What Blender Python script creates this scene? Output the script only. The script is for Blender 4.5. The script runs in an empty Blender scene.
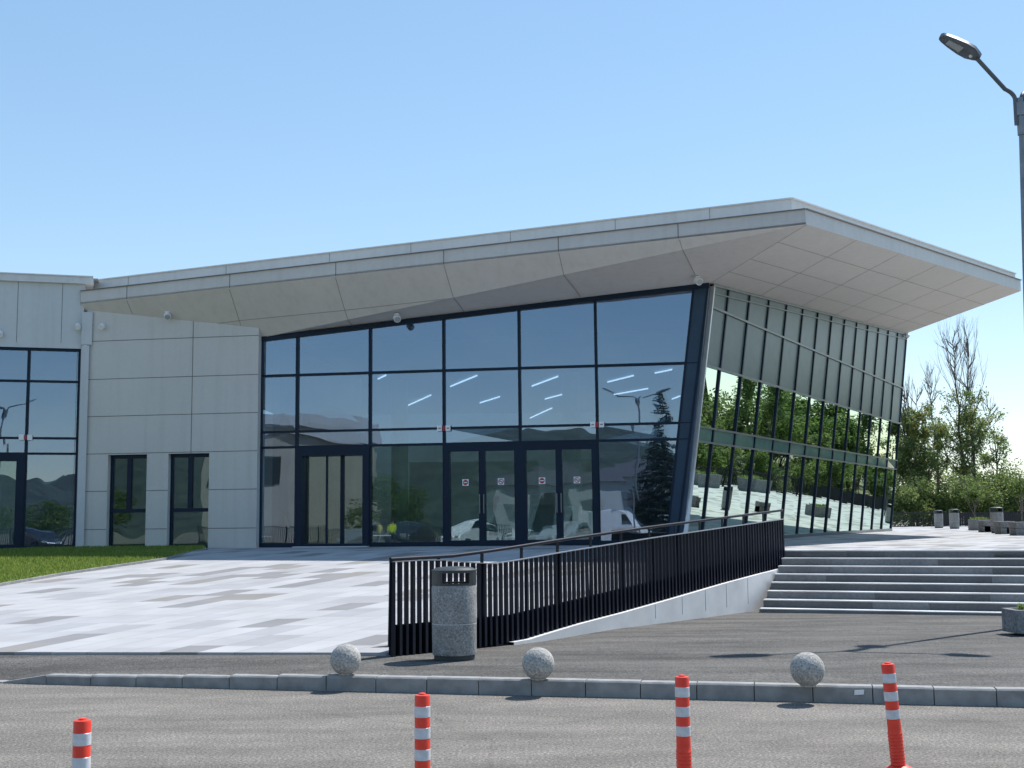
import bpy, bmesh, math, random
from mathutils import Vector as V, Matrix
rad = math.radians
random.seed(7)

# ------------------------------------------------------------------ scene, camera
sc = bpy.context.scene
COL = sc.collection
F_PX, PITCH, ROLL, EYE = 1214.0, rad(6.32), 0.0106, 1.82
Fw = V((0, math.cos(PITCH), math.sin(PITCH)))
U0 = V((0, -math.sin(PITCH), math.cos(PITCH)))
Rt = V((1, 0, 0)) * math.cos(ROLL) - U0 * math.sin(ROLL)
Up = U0 * math.cos(ROLL) + V((1, 0, 0)) * math.sin(ROLL)
EYEP = V((0, 0, EYE))
cam = bpy.data.cameras.new('camera')
co = bpy.data.objects.new('camera', cam)
COL.objects.link(co)
co.matrix_world = Matrix(((Rt.x, Up.x, -Fw.x, 0), (Rt.y, Up.y, -Fw.y, 0), (Rt.z, Up.z, -Fw.z, EYE), (0, 0, 0, 1)))
cam.sensor_width = 36
cam.lens = F_PX / 1024 * 36
cam.clip_start, cam.clip_end = 0.05, 5000
sc.camera = co


def ray(px, py):                     # survey helpers: a sight line, cut by a real plane
    return Fw + Rt * ((px - 512) / F_PX) - Up * ((py - 384) / F_PX)


def onz(px, py, z):
    d = ray(px, py)
    return EYEP + d * ((z - EYE) / d.z)


def onp(px, py, P, n):
    d = ray(px, py)
    return EYEP + d * ((P - EYEP).dot(n) / d.dot(n))


def aty(px, py, y):
    d = ray(px, py)
    return EYEP + d * (y / d.y)


# ------------------------------------------------------------------ materials
def new_mat(name):
    m = bpy.data.materials.new(name)
    m.use_nodes = True
    nt = m.node_tree
    b = nt.nodes['Principled BSDF']
    return m, nt, b


def N(nt, t, **kw):
    n = nt.nodes.new(t)
    for k, v in kw.items():
        if k.startswith('i_'):
            n.inputs[k[2:].replace('_', ' ')].default_value = v
        else:
            setattr(n, k, v)
    return n


def ramp(nt, fac, stops, interp='LINEAR'):
    r = nt.nodes.new('ShaderNodeValToRGB')
    r.color_ramp.interpolation = interp
    els = r.color_ramp.elements
    while len(els) < len(stops):
        els.new(0.5)
    for e, (p, c) in zip(els, stops):
        e.position = p
        e.color = (*c, 1) if len(c) == 3 else c
    nt.links.new(fac, r.inputs[0])
    return r.outputs[0]


def noise_mat(name, c1, c2, scale=5, rough=0.6, detail=6, bump=0.0, bscale=None, metal=0.0, spec=0.5, lo=0.35, hi=0.65, coord='Object'):
    m, nt, b = new_mat(name)
    tc = N(nt, 'ShaderNodeTexCoord')
    no = N(nt, 'ShaderNodeTexNoise')
    no.inputs['Scale'].default_value = scale
    no.inputs['Detail'].default_value = detail
    nt.links.new(tc.outputs[coord], no.inputs['Vector'])
    nt.links.new(ramp(nt, no.outputs['Fac'], [(lo, c1), (hi, c2)]), b.inputs['Base Color'])
    b.inputs['Roughness'].default_value = rough
    b.inputs['Metallic'].default_value = metal
    b.inputs['Specular IOR Level'].default_value = spec
    if bump:
        n2 = N(nt, 'ShaderNodeTexNoise')
        n2.inputs['Scale'].default_value = bscale or scale * 3
        n2.inputs['Detail'].default_value = 4
        nt.links.new(tc.outputs[coord], n2.inputs['Vector'])
        bp = N(nt, 'ShaderNodeBump')
        bp.inputs['Strength'].default_value = bump
        bp.inputs['Distance'].default_value = 0.02
        nt.links.new(n2.outputs['Fac'], bp.inputs['Height'])
        nt.links.new(bp.outputs['Normal'], b.inputs['Normal'])
    return m


def plain(name, c, rough=0.5, metal=0.0, spec=0.5):
    return noise_mat(name, tuple(x * 0.93 for x in c), tuple(min(1, x * 1.07) for x in c), 3.0, rough, 4, metal=metal, spec=spec)


def glass_mat(name, tint, base, gloss=(0.93, 0.97, 1.0), rough=0.0, wave=0.2):
    m, nt, b = new_mat(name)
    nt.nodes.remove(b)
    out = nt.nodes['Material Output']
    tr = N(nt, 'ShaderNodeBsdfTransparent')
    tr.inputs['Color'].default_value = (*tint, 1)
    gl = N(nt, 'ShaderNodeBsdfGlossy')
    gl.inputs['Color'].default_value = (*gloss, 1)
    gl.inputs['Roughness'].default_value = rough
    fr = N(nt, 'ShaderNodeFresnel')
    fr.inputs['IOR'].default_value = 1.5
    ma = N(nt, 'ShaderNodeMath', operation='MULTIPLY_ADD', use_clamp=True)
    ma.inputs[1].default_value = 1.0 - base
    ma.inputs[2].default_value = base
    nt.links.new(fr.outputs[0], ma.inputs[0])
    gtc = N(nt, 'ShaderNodeTexCoord')                  # rolled glass is never quite flat
    gno = N(nt, 'ShaderNodeTexNoise')
    gno.inputs['Scale'].default_value = 0.9
    gno.inputs['Detail'].default_value = 1.0
    nt.links.new(gtc.outputs['Object'], gno.inputs['Vector'])
    gbp = N(nt, 'ShaderNodeBump')
    gbp.inputs['Strength'].default_value = wave
    gbp.inputs['Distance'].default_value = 0.018
    nt.links.new(gno.outputs['Fac'], gbp.inputs['Height'])
    nt.links.new(gbp.outputs['Normal'], gl.inputs['Normal'])
    mx = N(nt, 'ShaderNodeMixShader')
    nt.links.new(ma.outputs[0], mx.inputs[0])
    nt.links.new(tr.outputs[0], mx.inputs[1])
    nt.links.new(gl.outputs[0], mx.inputs[2])
    nt.links.new(mx.outputs[0], out.inputs['Surface'])
    return m


def panel_mat(name, c, tint=0.06, rough=0.45, scale=0.5):
    m, nt, b = new_mat(name)
    tc = N(nt, 'ShaderNodeTexCoord')
    n1 = N(nt, 'ShaderNodeTexNoise')
    n1.inputs['Scale'].default_value = scale
    n1.inputs['Detail'].default_value = 8
    n1.inputs['Roughness'].default_value = 0.6
    n2 = N(nt, 'ShaderNodeTexNoise')
    n2.inputs['Scale'].default_value = scale * 22
    n2.inputs['Detail'].default_value = 4
    nt.links.new(tc.outputs['Object'], n1.inputs['Vector'])
    nt.links.new(tc.outputs['Object'], n2.inputs['Vector'])
    mx = N(nt, 'ShaderNodeMath', operation='MULTIPLY_ADD')
    mx.inputs[1].default_value = 0.35
    nt.links.new(n2.outputs['Fac'], mx.inputs[0])
    m2 = N(nt, 'ShaderNodeMath', operation='MULTIPLY')
    m2.inputs[1].default_value = 0.65
    nt.links.new(n1.outputs['Fac'], m2.inputs[0])
    nt.links.new(m2.outputs[0], mx.inputs[2])
    a = tuple(x * (1 - 2 * tint) for x in c)
    d = tuple(x * (1 + 2 * tint) for x in c)
    mp = N(nt, 'ShaderNodeMapping')                    # faint rain streaks
    mp.inputs['Scale'].default_value = (5.0, 5.0, 0.22)
    nt.links.new(tc.outputs['Object'], mp.inputs['Vector'])
    n3 = N(nt, 'ShaderNodeTexNoise')
    n3.inputs['Scale'].default_value = 1.0
    n3.inputs['Detail'].default_value = 5
    nt.links.new(mp.outputs[0], n3.inputs['Vector'])
    st_ = ramp(nt, n3.outputs['Fac'], [(0.28, (0.935, 0.93, 0.92)), (0.5, (1, 1, 1)), (0.75, (1.02, 1.02, 1.02))])
    mm = N(nt, 'ShaderNodeMix', data_type='RGBA', blend_type='MULTIPLY')
    mm.inputs[0].default_value = 1.0
    nt.links.new(ramp(nt, mx.outputs[0], [(0.3, a), (0.7, d)]), mm.inputs[6])
    nt.links.new(st_, mm.inputs[7])
    nt.links.new(mm.outputs[2], b.inputs['Base Color'])
    b.inputs['Roughness'].default_value = rough
    return m


def asphalt_mat(name, c, streak_ang=0.1, seed=0.0, streak=0.35):
    m, nt, b = new_mat(name)
    tc = N(nt, 'ShaderNodeTexCoord')
    mp = N(nt, 'ShaderNodeMapping')
    mp.inputs['Rotation'].default_value = (0, 0, streak_ang)
    mp.inputs['Scale'].default_value = (0.35, 1.6, 1)
    mp.inputs['Location'].default_value = (seed, seed, 0)
    nt.links.new(tc.outputs['Object'], mp.inputs['Vector'])
    big = N(nt, 'ShaderNodeTexNoise')
    big.inputs['Scale'].default_value = 1.0
    big.inputs['Detail'].default_value = 9
    big.inputs['Roughness'].default_value = 0.65
    nt.links.new(mp.outputs[0], big.inputs['Vector'])
    fine = N(nt, 'ShaderNodeTexNoise')
    fine.inputs['Scale'].default_value = 42
    fine.inputs['Detail'].default_value = 3
    fine.inputs['Roughness'].default_value = 0.8
    nt.links.new(tc.outputs['Object'], fine.inputs['Vector'])
    c_big = ramp(nt, big.outputs['Fac'], [(0.25, tuple(x * (1 - streak) for x in c)), (0.5, c), (0.75, tuple(x * (1 + streak) for x in c))])
    c_fine = ramp(nt, fine.outputs['Fac'], [(0.30, (0.30, 0.30, 0.30)), (0.5, (0.95, 0.94, 0.93)), (0.70, (2.1, 2.06, 1.98))])
    mul = N(nt, 'ShaderNodeMix', data_type='RGBA', blend_type='MULTIPLY')
    mul.inputs[0].default_value = 1.0
    nt.links.new(c_big, mul.inputs[6])
    nt.links.new(c_fine, mul.inputs[7])
    mid = N(nt, 'ShaderNodeTexNoise')
    mid.inputs['Scale'].default_value = 2.6
    mid.inputs['Detail'].default_value = 7
    mid.inputs['Roughness'].default_value = 0.7
    nt.links.new(tc.outputs['Object'], mid.inputs['Vector'])
    c_mid = ramp(nt, mid.outputs['Fac'], [(0.3, (0.84, 0.84, 0.85)), (0.62, (1.05, 1.05, 1.04)), (0.78, (1.25, 1.22, 1.16))])
    mul2 = N(nt, 'ShaderNodeMix', data_type='RGBA', blend_type='MULTIPLY')
    mul2.inputs[0].default_value = 1.0
    nt.links.new(mul.outputs[2], mul2.inputs[6])
    nt.links.new(c_mid, mul2.inputs[7])
    vmix = N(nt, 'ShaderNodeMix', data_type='VECTOR')
    vmix.inputs[0].default_value = 0.12
    nt.links.new(tc.outputs['Object'], vmix.inputs[4])
    nt.links.new(mid.outputs['Color'], vmix.inputs[5])
    cr = N(nt, 'ShaderNodeTexVoronoi', feature='DISTANCE_TO_EDGE')
    cr.inputs['Scale'].default_value = 0.33
    nt.links.new(vmix.outputs[1], cr.inputs['Vector'])
    c_cr = ramp(nt, cr.outputs['Distance'], [(0.0, (0.86, 0.86, 0.86)), (0.0035, (0.93, 0.93, 0.93)), (0.007, (1, 1, 1))])
    mul3 = N(nt, 'ShaderNodeMix', data_type='RGBA', blend_type='MULTIPLY')
    mul3.inputs[0].default_value = 1.0
    nt.links.new(mul2.outputs[2], mul3.inputs[6])
    nt.links.new(c_cr, mul3.inputs[7])
    nt.links.new(mul3.outputs[2], b.inputs['Base Color'])
    b.inputs['Roughness'].default_value = 0.88
    b.inputs['Specular IOR Level'].default_value = 0.25
    bp = N(nt, 'ShaderNodeBump')
    bp.inputs['Strength'].default_value = 0.6
    bp.inputs['Distance'].default_value = 0.01
    nt.links.new(fine.outputs['Fac'], bp.inputs['Height'])
    nt.links.new(bp.outputs['Normal'], b.inputs['Normal'])
    return m


def paving_mat(name, w=0.49, l=0.84, ang=31.0, skew=-4.0):
    """slabs in running rows: most pale, some grey, thin joints; long axis at bearing `ang`"""
    m, nt, b = new_mat(name)
    tc = N(nt, 'ShaderNodeTexCoord')
    sp = N(nt, 'ShaderNodeSeparateXYZ')
    nt.links.new(tc.outputs['Object'], sp.inputs[0])
    ax = (math.sin(rad(ang)), math.cos(rad(ang)))
    bx = (math.cos(rad(skew)), math.sin(rad(skew)))
    det = ax[0] * bx[1] - ax[1] * bx[0]

    def lin(kx, ky, sc_):
        a = N(nt, 'ShaderNodeMath', operation='MULTIPLY')
        a.inputs[1].default_value = kx / sc_
        c = N(nt, 'ShaderNodeMath', operation='MULTIPLY_ADD')
        c.inputs[1].default_value = ky / sc_
        nt.links.new(sp.outputs['X'], a.inputs[0])
        nt.links.new(sp.outputs['Y'], c.inputs[0])
        nt.links.new(a.outputs[0], c.inputs[2])
        return c.outputs[0]

    def op(o, a, bb=None):
        n = N(nt, 'ShaderNodeMath', operation=o)
        for i, x in enumerate((a, bb)):
            if x is None:
                continue
            if isinstance(x, (int, float)):
                n.inputs[i].default_value = x
            else:
                nt.links.new(x, n.inputs[i])
        return n.outputs[0]
    p_ = lin(bx[1] / det, -bx[0] / det, l)        # along the long axis
    q_ = lin(-ax[1] / det, ax[0] / det, w)        # across
    row = op('FLOOR', q_)
    wn = N(nt, 'ShaderNodeTexWhiteNoise', noise_dimensions='1D')
    nt.links.new(row, wn.inputs['W'])
    ps = op('ADD', p_, op('MULTIPLY', wn.outputs['Value'], 7.0))
    cell = op('FLOOR', ps)
    cmb = N(nt, 'ShaderNodeCombineXYZ')
    nt.links.new(row, cmb.inputs[0])
    nt.links.new(cell, cmb.inputs[1])
    w2 = N(nt, 'ShaderNodeTexWhiteNoise', noise_dimensions='2D')
    nt.links.new(cmb.outputs[0], w2.inputs['Vector'])
    tone = ramp(nt, w2.outputs['Value'], [(0.0, (0.40, 0.40, 0.408)), (0.30, (0.365, 0.365, 0.376)), (0.52, (0.415, 0.415, 0.42)),
                                          (0.70, (0.325, 0.325, 0.337)), (0.81, (0.225, 0.222, 0.226)), (0.92, (0.24, 0.228, 0.215))], 'CONSTANT')
    fq = op('FRACT', q_)
    fp = op('FRACT', ps)
    jq = op('MINIMUM', fq, op('SUBTRACT', 1.0, fq))
    jp = op('MINIMUM', fp, op('SUBTRACT', 1.0, fp))
    j = op('MINIMUM', op('MULTIPLY', jq, w), op('MULTIPLY', jp, l))
    jl = op('LESS_THAN', j, 0.0065)
    no = N(nt, 'ShaderNodeTexNoise')
    no.inputs['Scale'].default_value = 1.3
    no.inputs['Detail'].default_value = 8
    nt.links.new(tc.outputs['Object'], no.inputs['Vector'])
    dirt = ramp(nt, no.outputs['Fac'], [(0.3, (0.88, 0.875, 0.86)), (0.65, (1.03, 1.03, 1.03))])
    mul = N(nt, 'ShaderNodeMix', data_type='RGBA', blend_type='MULTIPLY')
    mul.inputs[0].default_value = 1.0
    nt.links.new(tone, mul.inputs[6])
    nt.links.new(dirt, mul.inputs[7])
    mj = N(nt, 'ShaderNodeMix', data_type='RGBA')
    nt.links.new(jl, mj.inputs[0])
    nt.links.new(mul.outputs[2], mj.inputs[6])
    mj.inputs[7].default_value = (0.25, 0.25, 0.25, 1)
    nt.links.new(mj.outputs[2], b.inputs['Base Color'])
    b.inputs['Roughness'].default_value = 0.75
    b.inputs['Specular IOR Level'].default_value = 0.3
    return m


def leaf_mat(name, c1, c2, c3, trans=0.56):
    m, nt, b = new_mat(name)
    g = N(nt, 'ShaderNodeNewGeometry')
    col = ramp(nt, g.outputs['Random Per Island'], [(0.0, c1), (0.55, c2), (1.0, c3)])
    nt.links.new(col, b.inputs['Base Color'])
    b.inputs['Roughness'].default_value = 0.55
    b.inputs['Specular IOR Level'].default_value = 0.3
    t = N(nt, 'ShaderNodeBsdfTranslucent')
    nt.links.new(col, t.inputs['Color'])
    mx = N(nt, 'ShaderNodeMixShader')
    mx.inputs[0].default_value = trans
    nt.links.new(b.outputs[0], mx.inputs[1])
    nt.links.new(t.outputs[0], mx.inputs[2])
    nt.links.new(mx.outputs[0], nt.nodes['Material Output'].inputs['Surface'])
    return m


def emit_mat(name, c, s):
    m, nt, b = new_mat(name)
    b.inputs['Base Color'].default_value = (*c, 1)
    b.inputs['Emission Color'].default_value = (*c, 1)
    b.inputs['Emission Strength'].default_value = s
    return m


def speckle_mat(name, c, rough=0.85, scale=60):
    m, nt, b = new_mat(name)
    tc = N(nt, 'ShaderNodeTexCoord')
    vo = N(nt, 'ShaderNodeTexVoronoi')
    vo.inputs['Scale'].default_value = scale
    nt.links.new(tc.outputs['Object'], vo.inputs['Vector'])
    sx = N(nt, 'ShaderNodeSeparateColor')
    nt.links.new(vo.outputs['Color'], sx.inputs[0])
    col = ramp(nt, sx.outputs[0], [(0.0, tuple(x * 0.6 for x in c)), (0.35, tuple(x * 0.9 for x in c)), (0.7, c), (1.0, tuple(min(1, x * 1.3) for x in c))])
    n1 = N(nt, 'ShaderNodeTexNoise')
    n1.inputs['Scale'].default_value = 4
    n1.inputs['Detail'].default_value = 6
    nt.links.new(tc.outputs['Object'], n1.inputs['Vector'])
    d = ramp(nt, n1.outputs['Fac'], [(0.3, (0.8, 0.8, 0.79)), (0.7, (1.1, 1.1, 1.1))])
    mul = N(nt, 'ShaderNodeMix', data_type='RGBA', blend_type='MULTIPLY')
    mul.inputs[0].default_value = 1
    nt.links.new(col, mul.inputs[6])
    nt.links.new(d, mul.inputs[7])
    nt.links.new(mul.outputs[2], b.inputs['Base Color'])
    b.inputs['Roughness'].default_value = rough
    b.inputs['Specular IOR Level'].default_value = 0.25
    bp = N(nt, 'ShaderNodeBump')
    bp.inputs['Strength'].default_value = 0.5
    bp.inputs['Distance'].default_value = 0.006
    nt.links.new(vo.outputs['Distance'], bp.inputs['Height'])
    nt.links.new(bp.outputs['Normal'], b.inputs['Normal'])
    return m


M = {}
M['road'] = asphalt_mat('road_asphalt', (0.168, 0.156, 0.141), 0.12, 0, 0.36)
M['apron'] = asphalt_mat('apron_asphalt', (0.096, 0.092, 0.087), -0.12, 9, 0.55)
M['paving'] = paving_mat('pale_paving')
M['kerb'] = noise_mat('kerb_concrete', (0.215, 0.215, 0.21), (0.30, 0.30, 0.29), 6, 0.85, 8, bump=0.2, bscale=60)
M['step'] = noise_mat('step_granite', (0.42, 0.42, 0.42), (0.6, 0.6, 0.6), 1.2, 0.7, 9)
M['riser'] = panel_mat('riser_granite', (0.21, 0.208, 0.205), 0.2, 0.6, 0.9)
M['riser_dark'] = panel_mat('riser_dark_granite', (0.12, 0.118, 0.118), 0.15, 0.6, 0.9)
M['white_wall'] = noise_mat('render_white', (0.58, 0.575, 0.56), (0.68, 0.675, 0.66), 1.6, 0.85, 8, bump=0.1)
M['panel'] = panel_mat('cladding_panel', (0.53, 0.515, 0.485), 0.03)
M['soffit'] = panel_mat('soffit_panel', (0.60, 0.562, 0.515), 0.03)
M['fascia'] = panel_mat('fascia_panel', (0.54, 0.522, 0.495), 0.04)
M['parapet'] = panel_mat('parapet_metal', (0.58, 0.585, 0.575), 0.04)
M['annex'] = panel_mat('sandwich_panel', (0.52, 0.545, 0.545), 0.03, 0.4, 0.3)
M['trim'] = panel_mat('trim_metal', (0.52, 0.54, 0.55), 0.03, 0.4)
M['seam'] = plain('panel_joint', (0.19, 0.185, 0.175), 0.8)
M['soft_seam'] = plain('soffit_joint', (0.30, 0.28, 0.26), 0.8)
M['cross_seam'] = plain('soffit_cross_joint', (0.45, 0.42, 0.39), 0.8)
M['roof'] = plain('roof_membrane', (0.45, 0.45, 0.44), 0.7)
M['frame'] = plain('navy_aluminium', (0.006, 0.017, 0.036), 0.4, 0.0, 0.18)
M['column'] = plain('slate_blue_panel', (0.022, 0.050, 0.088), 0.3, 0.0, 0.25)
M['frame_grey'] = plain('grey_aluminium', (0.16, 0.175, 0.18), 0.35, 0.4)
M['edge_trim'] = plain('bright_edge_trim', (0.62, 0.63, 0.62), 0.3, 0.3)
M['glass'] = glass_mat('tinted_glass', (0.44, 0.54, 0.62), 0.20, (0.66, 0.81, 1.0))
M['glass_clear'] = glass_mat('door_glass', (0.72, 0.86, 0.88), 0.085, (0.80, 0.95, 1.0))
M['glass_green'] = glass_mat('green_tinted_glass', (0.42, 0.55, 0.50), 0.11, (0.66, 0.80, 0.72), 0.0, 0.07)
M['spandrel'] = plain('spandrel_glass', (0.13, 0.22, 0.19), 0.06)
M['reflection_paint'] = plain('soffit_reflection_paint', (0.10, 0.138, 0.136), 0.3, spec=0.22)  # grey-green colour stands in for the soffit mirrored in the upper panes
M['in_floor'] = plain('hall_floor', (0.34, 0.34, 0.33), 0.35)
M['in_wall'] = panel_mat('hall_wall', (0.34, 0.40, 0.40), 0.1, 0.7)
M['in_ceil'] = plain('hall_ceiling', (0.16, 0.17, 0.18), 0.8)
M['in_light'] = emit_mat('tube_light', (0.95, 0.97, 1.0), 1.2)
M['in_pillar'] = plain('hall_pillar', (0.45, 0.52, 0.50), 0.6)
M['rail'] = plain('black_steel', (0.004, 0.006, 0.015), 0.5, 0.0, 0.25)
M['rail_top'] = plain('glare_painted_steel', (0.30, 0.31, 0.33), 0.4, 0.2)  # pale grey paints sun glare onto the black top rail
M['granite'] = speckle_mat('exposed_aggregate', (0.30, 0.295, 0.285))
M['ball'] = speckle_mat('ball_concrete', (0.40, 0.39, 0.37), 0.9, 70)
M['hood'] = noise_mat('bin_hood_metal', (0.022, 0.028, 0.03), (0.04, 0.048, 0.05), 8, 0.45)
M['bin_dark'] = plain('bin_plinth', (0.04, 0.045, 0.045), 0.7)
M['red'] = noise_mat('red_plastic', (0.72, 0.035, 0.014), (0.80, 0.05, 0.02), 14, 0.45)
M['reflect'] = noise_mat('reflective_band', (0.50, 0.53, 0.56), (0.62, 0.64, 0.66), 30, 0.3)
M['lamp'] = plain('lamp_paint', (0.10, 0.115, 0.13), 0.45, 0.3)
M['lamp_pole'] = noise_mat('galvanised_pole', (0.17, 0.19, 0.21), (0.24, 0.26, 0.28), 5, 0.45, metal=0.5)
M['lens'] = plain('lamp_lens', (0.34, 0.36, 0.36), 0.2)
M['white'] = plain('white_paint', (0.75, 0.76, 0.76), 0.4)
M['sign_white'] = plain('sign_white', (0.8, 0.8, 0.8), 0.5)
M['sign_red'] = plain('sign_red', (0.38, 0.02, 0.03), 0.5)
M['sign_dark'] = plain('sign_dark', (0.05, 0.05, 0.06), 0.5)
M['bark'] = noise_mat('bark', (0.07, 0.058, 0.046), (0.15, 0.13, 0.11), 9, 0.9, 8, bump=0.4)
M['twig'] = plain('bare_twig', (0.17, 0.14, 0.12), 0.9)
M['leaf_a'] = leaf_mat('poplar_leaf', (0.09, 0.15, 0.05), (0.18, 0.26, 0.085), (0.32, 0.37, 0.13))
M['leaf_b'] = leaf_mat('broadleaf_leaf', (0.06, 0.11, 0.03), (0.13, 0.20, 0.05), (0.22, 0.29, 0.075))
M['leaf_y'] = leaf_mat('sun_painted_leaf', (0.13, 0.17, 0.04), (0.26, 0.27, 0.07), (0.42, 0.36, 0.11))  # sunlight put into the colour as yellower leaves
M['leaf_c'] = leaf_mat('shrub_leaf', (0.09, 0.14, 0.045), (0.16, 0.22, 0.07), (0.24, 0.30, 0.10))
M['needle'] = leaf_mat('fir_needle', (0.010, 0.022, 0.016), (0.018, 0.036, 0.025), (0.03, 0.05, 0.035), 0.1)
M['lawn'] = noise_mat('lawn_turf', (0.11, 0.16, 0.035), (0.18, 0.22, 0.06), 3, 0.95, 8)
M['blade'] = leaf_mat('grass_blade', (0.13, 0.21, 0.035), (0.20, 0.28, 0.05), (0.34, 0.37, 0.10), 0.45)
M['soil'] = noise_mat('dry_meadow', (0.10, 0.11, 0.04), (0.24, 0.21, 0.10), 0.25, 0.95, 9)
M['ground'] = noise_mat('scrub_ground', (0.13, 0.13, 0.08), (0.22, 0.20, 0.14), 0.08, 0.95, 9)
M['conc'] = speckle_mat('planter_concrete', (0.24, 0.235, 0.235), 0.9, 40)
M['fence'] = plain('dark_fence', (0.018, 0.02, 0.022), 0.6)
M['fence_mesh'] = plain('wire_mesh', (0.03, 0.034, 0.034), 0.6)
M['tyre'] = plain('tyre_rubber', (0.02, 0.02, 0.02), 0.8)
M['car_silver'] = plain('silver_paint', (0.55, 0.57, 0.58), 0.25, 0.3)
M['car_white'] = plain('white_car_paint', (0.78, 0.78, 0.78), 0.25)
M['car_dark'] = plain('dark_car_paint', (0.03, 0.035, 0.045), 0.25)
M['car_grey'] = plain('grey_car_paint', (0.2, 0.21, 0.22), 0.25)
M['roof_dark'] = plain('dark_roofing', (0.10, 0.10, 0.11), 0.7)
M['car_glass'] = plain('car_glass', (0.015, 0.02, 0.022), 0.08)
M['vest'] = plain('high_vis_vest', (0.62, 0.78, 0.05), 0.7)
M['shirt'] = plain('yellow_shirt', (0.72, 0.62, 0.22), 0.8)
M['trouser'] = plain('work_trousers', (0.04, 0.05, 0.08), 0.8)
M['trouser_g'] = plain('grey_trousers', (0.25, 0.27, 0.30), 0.8)
M['skin'] = plain('skin', (0.48, 0.28, 0.20), 0.6)
M['hair'] = plain('dark_hair', (0.03, 0.022, 0.018), 0.7)
M['beige'] = panel_mat('beige_render', (0.46, 0.41, 0.34), 0.08, 0.8)
M['wood'] = noise_mat('wooded_slope', (0.028, 0.040, 0.038), (0.06, 0.078, 0.062), 0.4, 1.0, 10, bump=0.5, bscale=.6)
M['soil_dark'] = plain('planter_soil', (0.05, 0.04, 0.03), 0.95)


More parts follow.
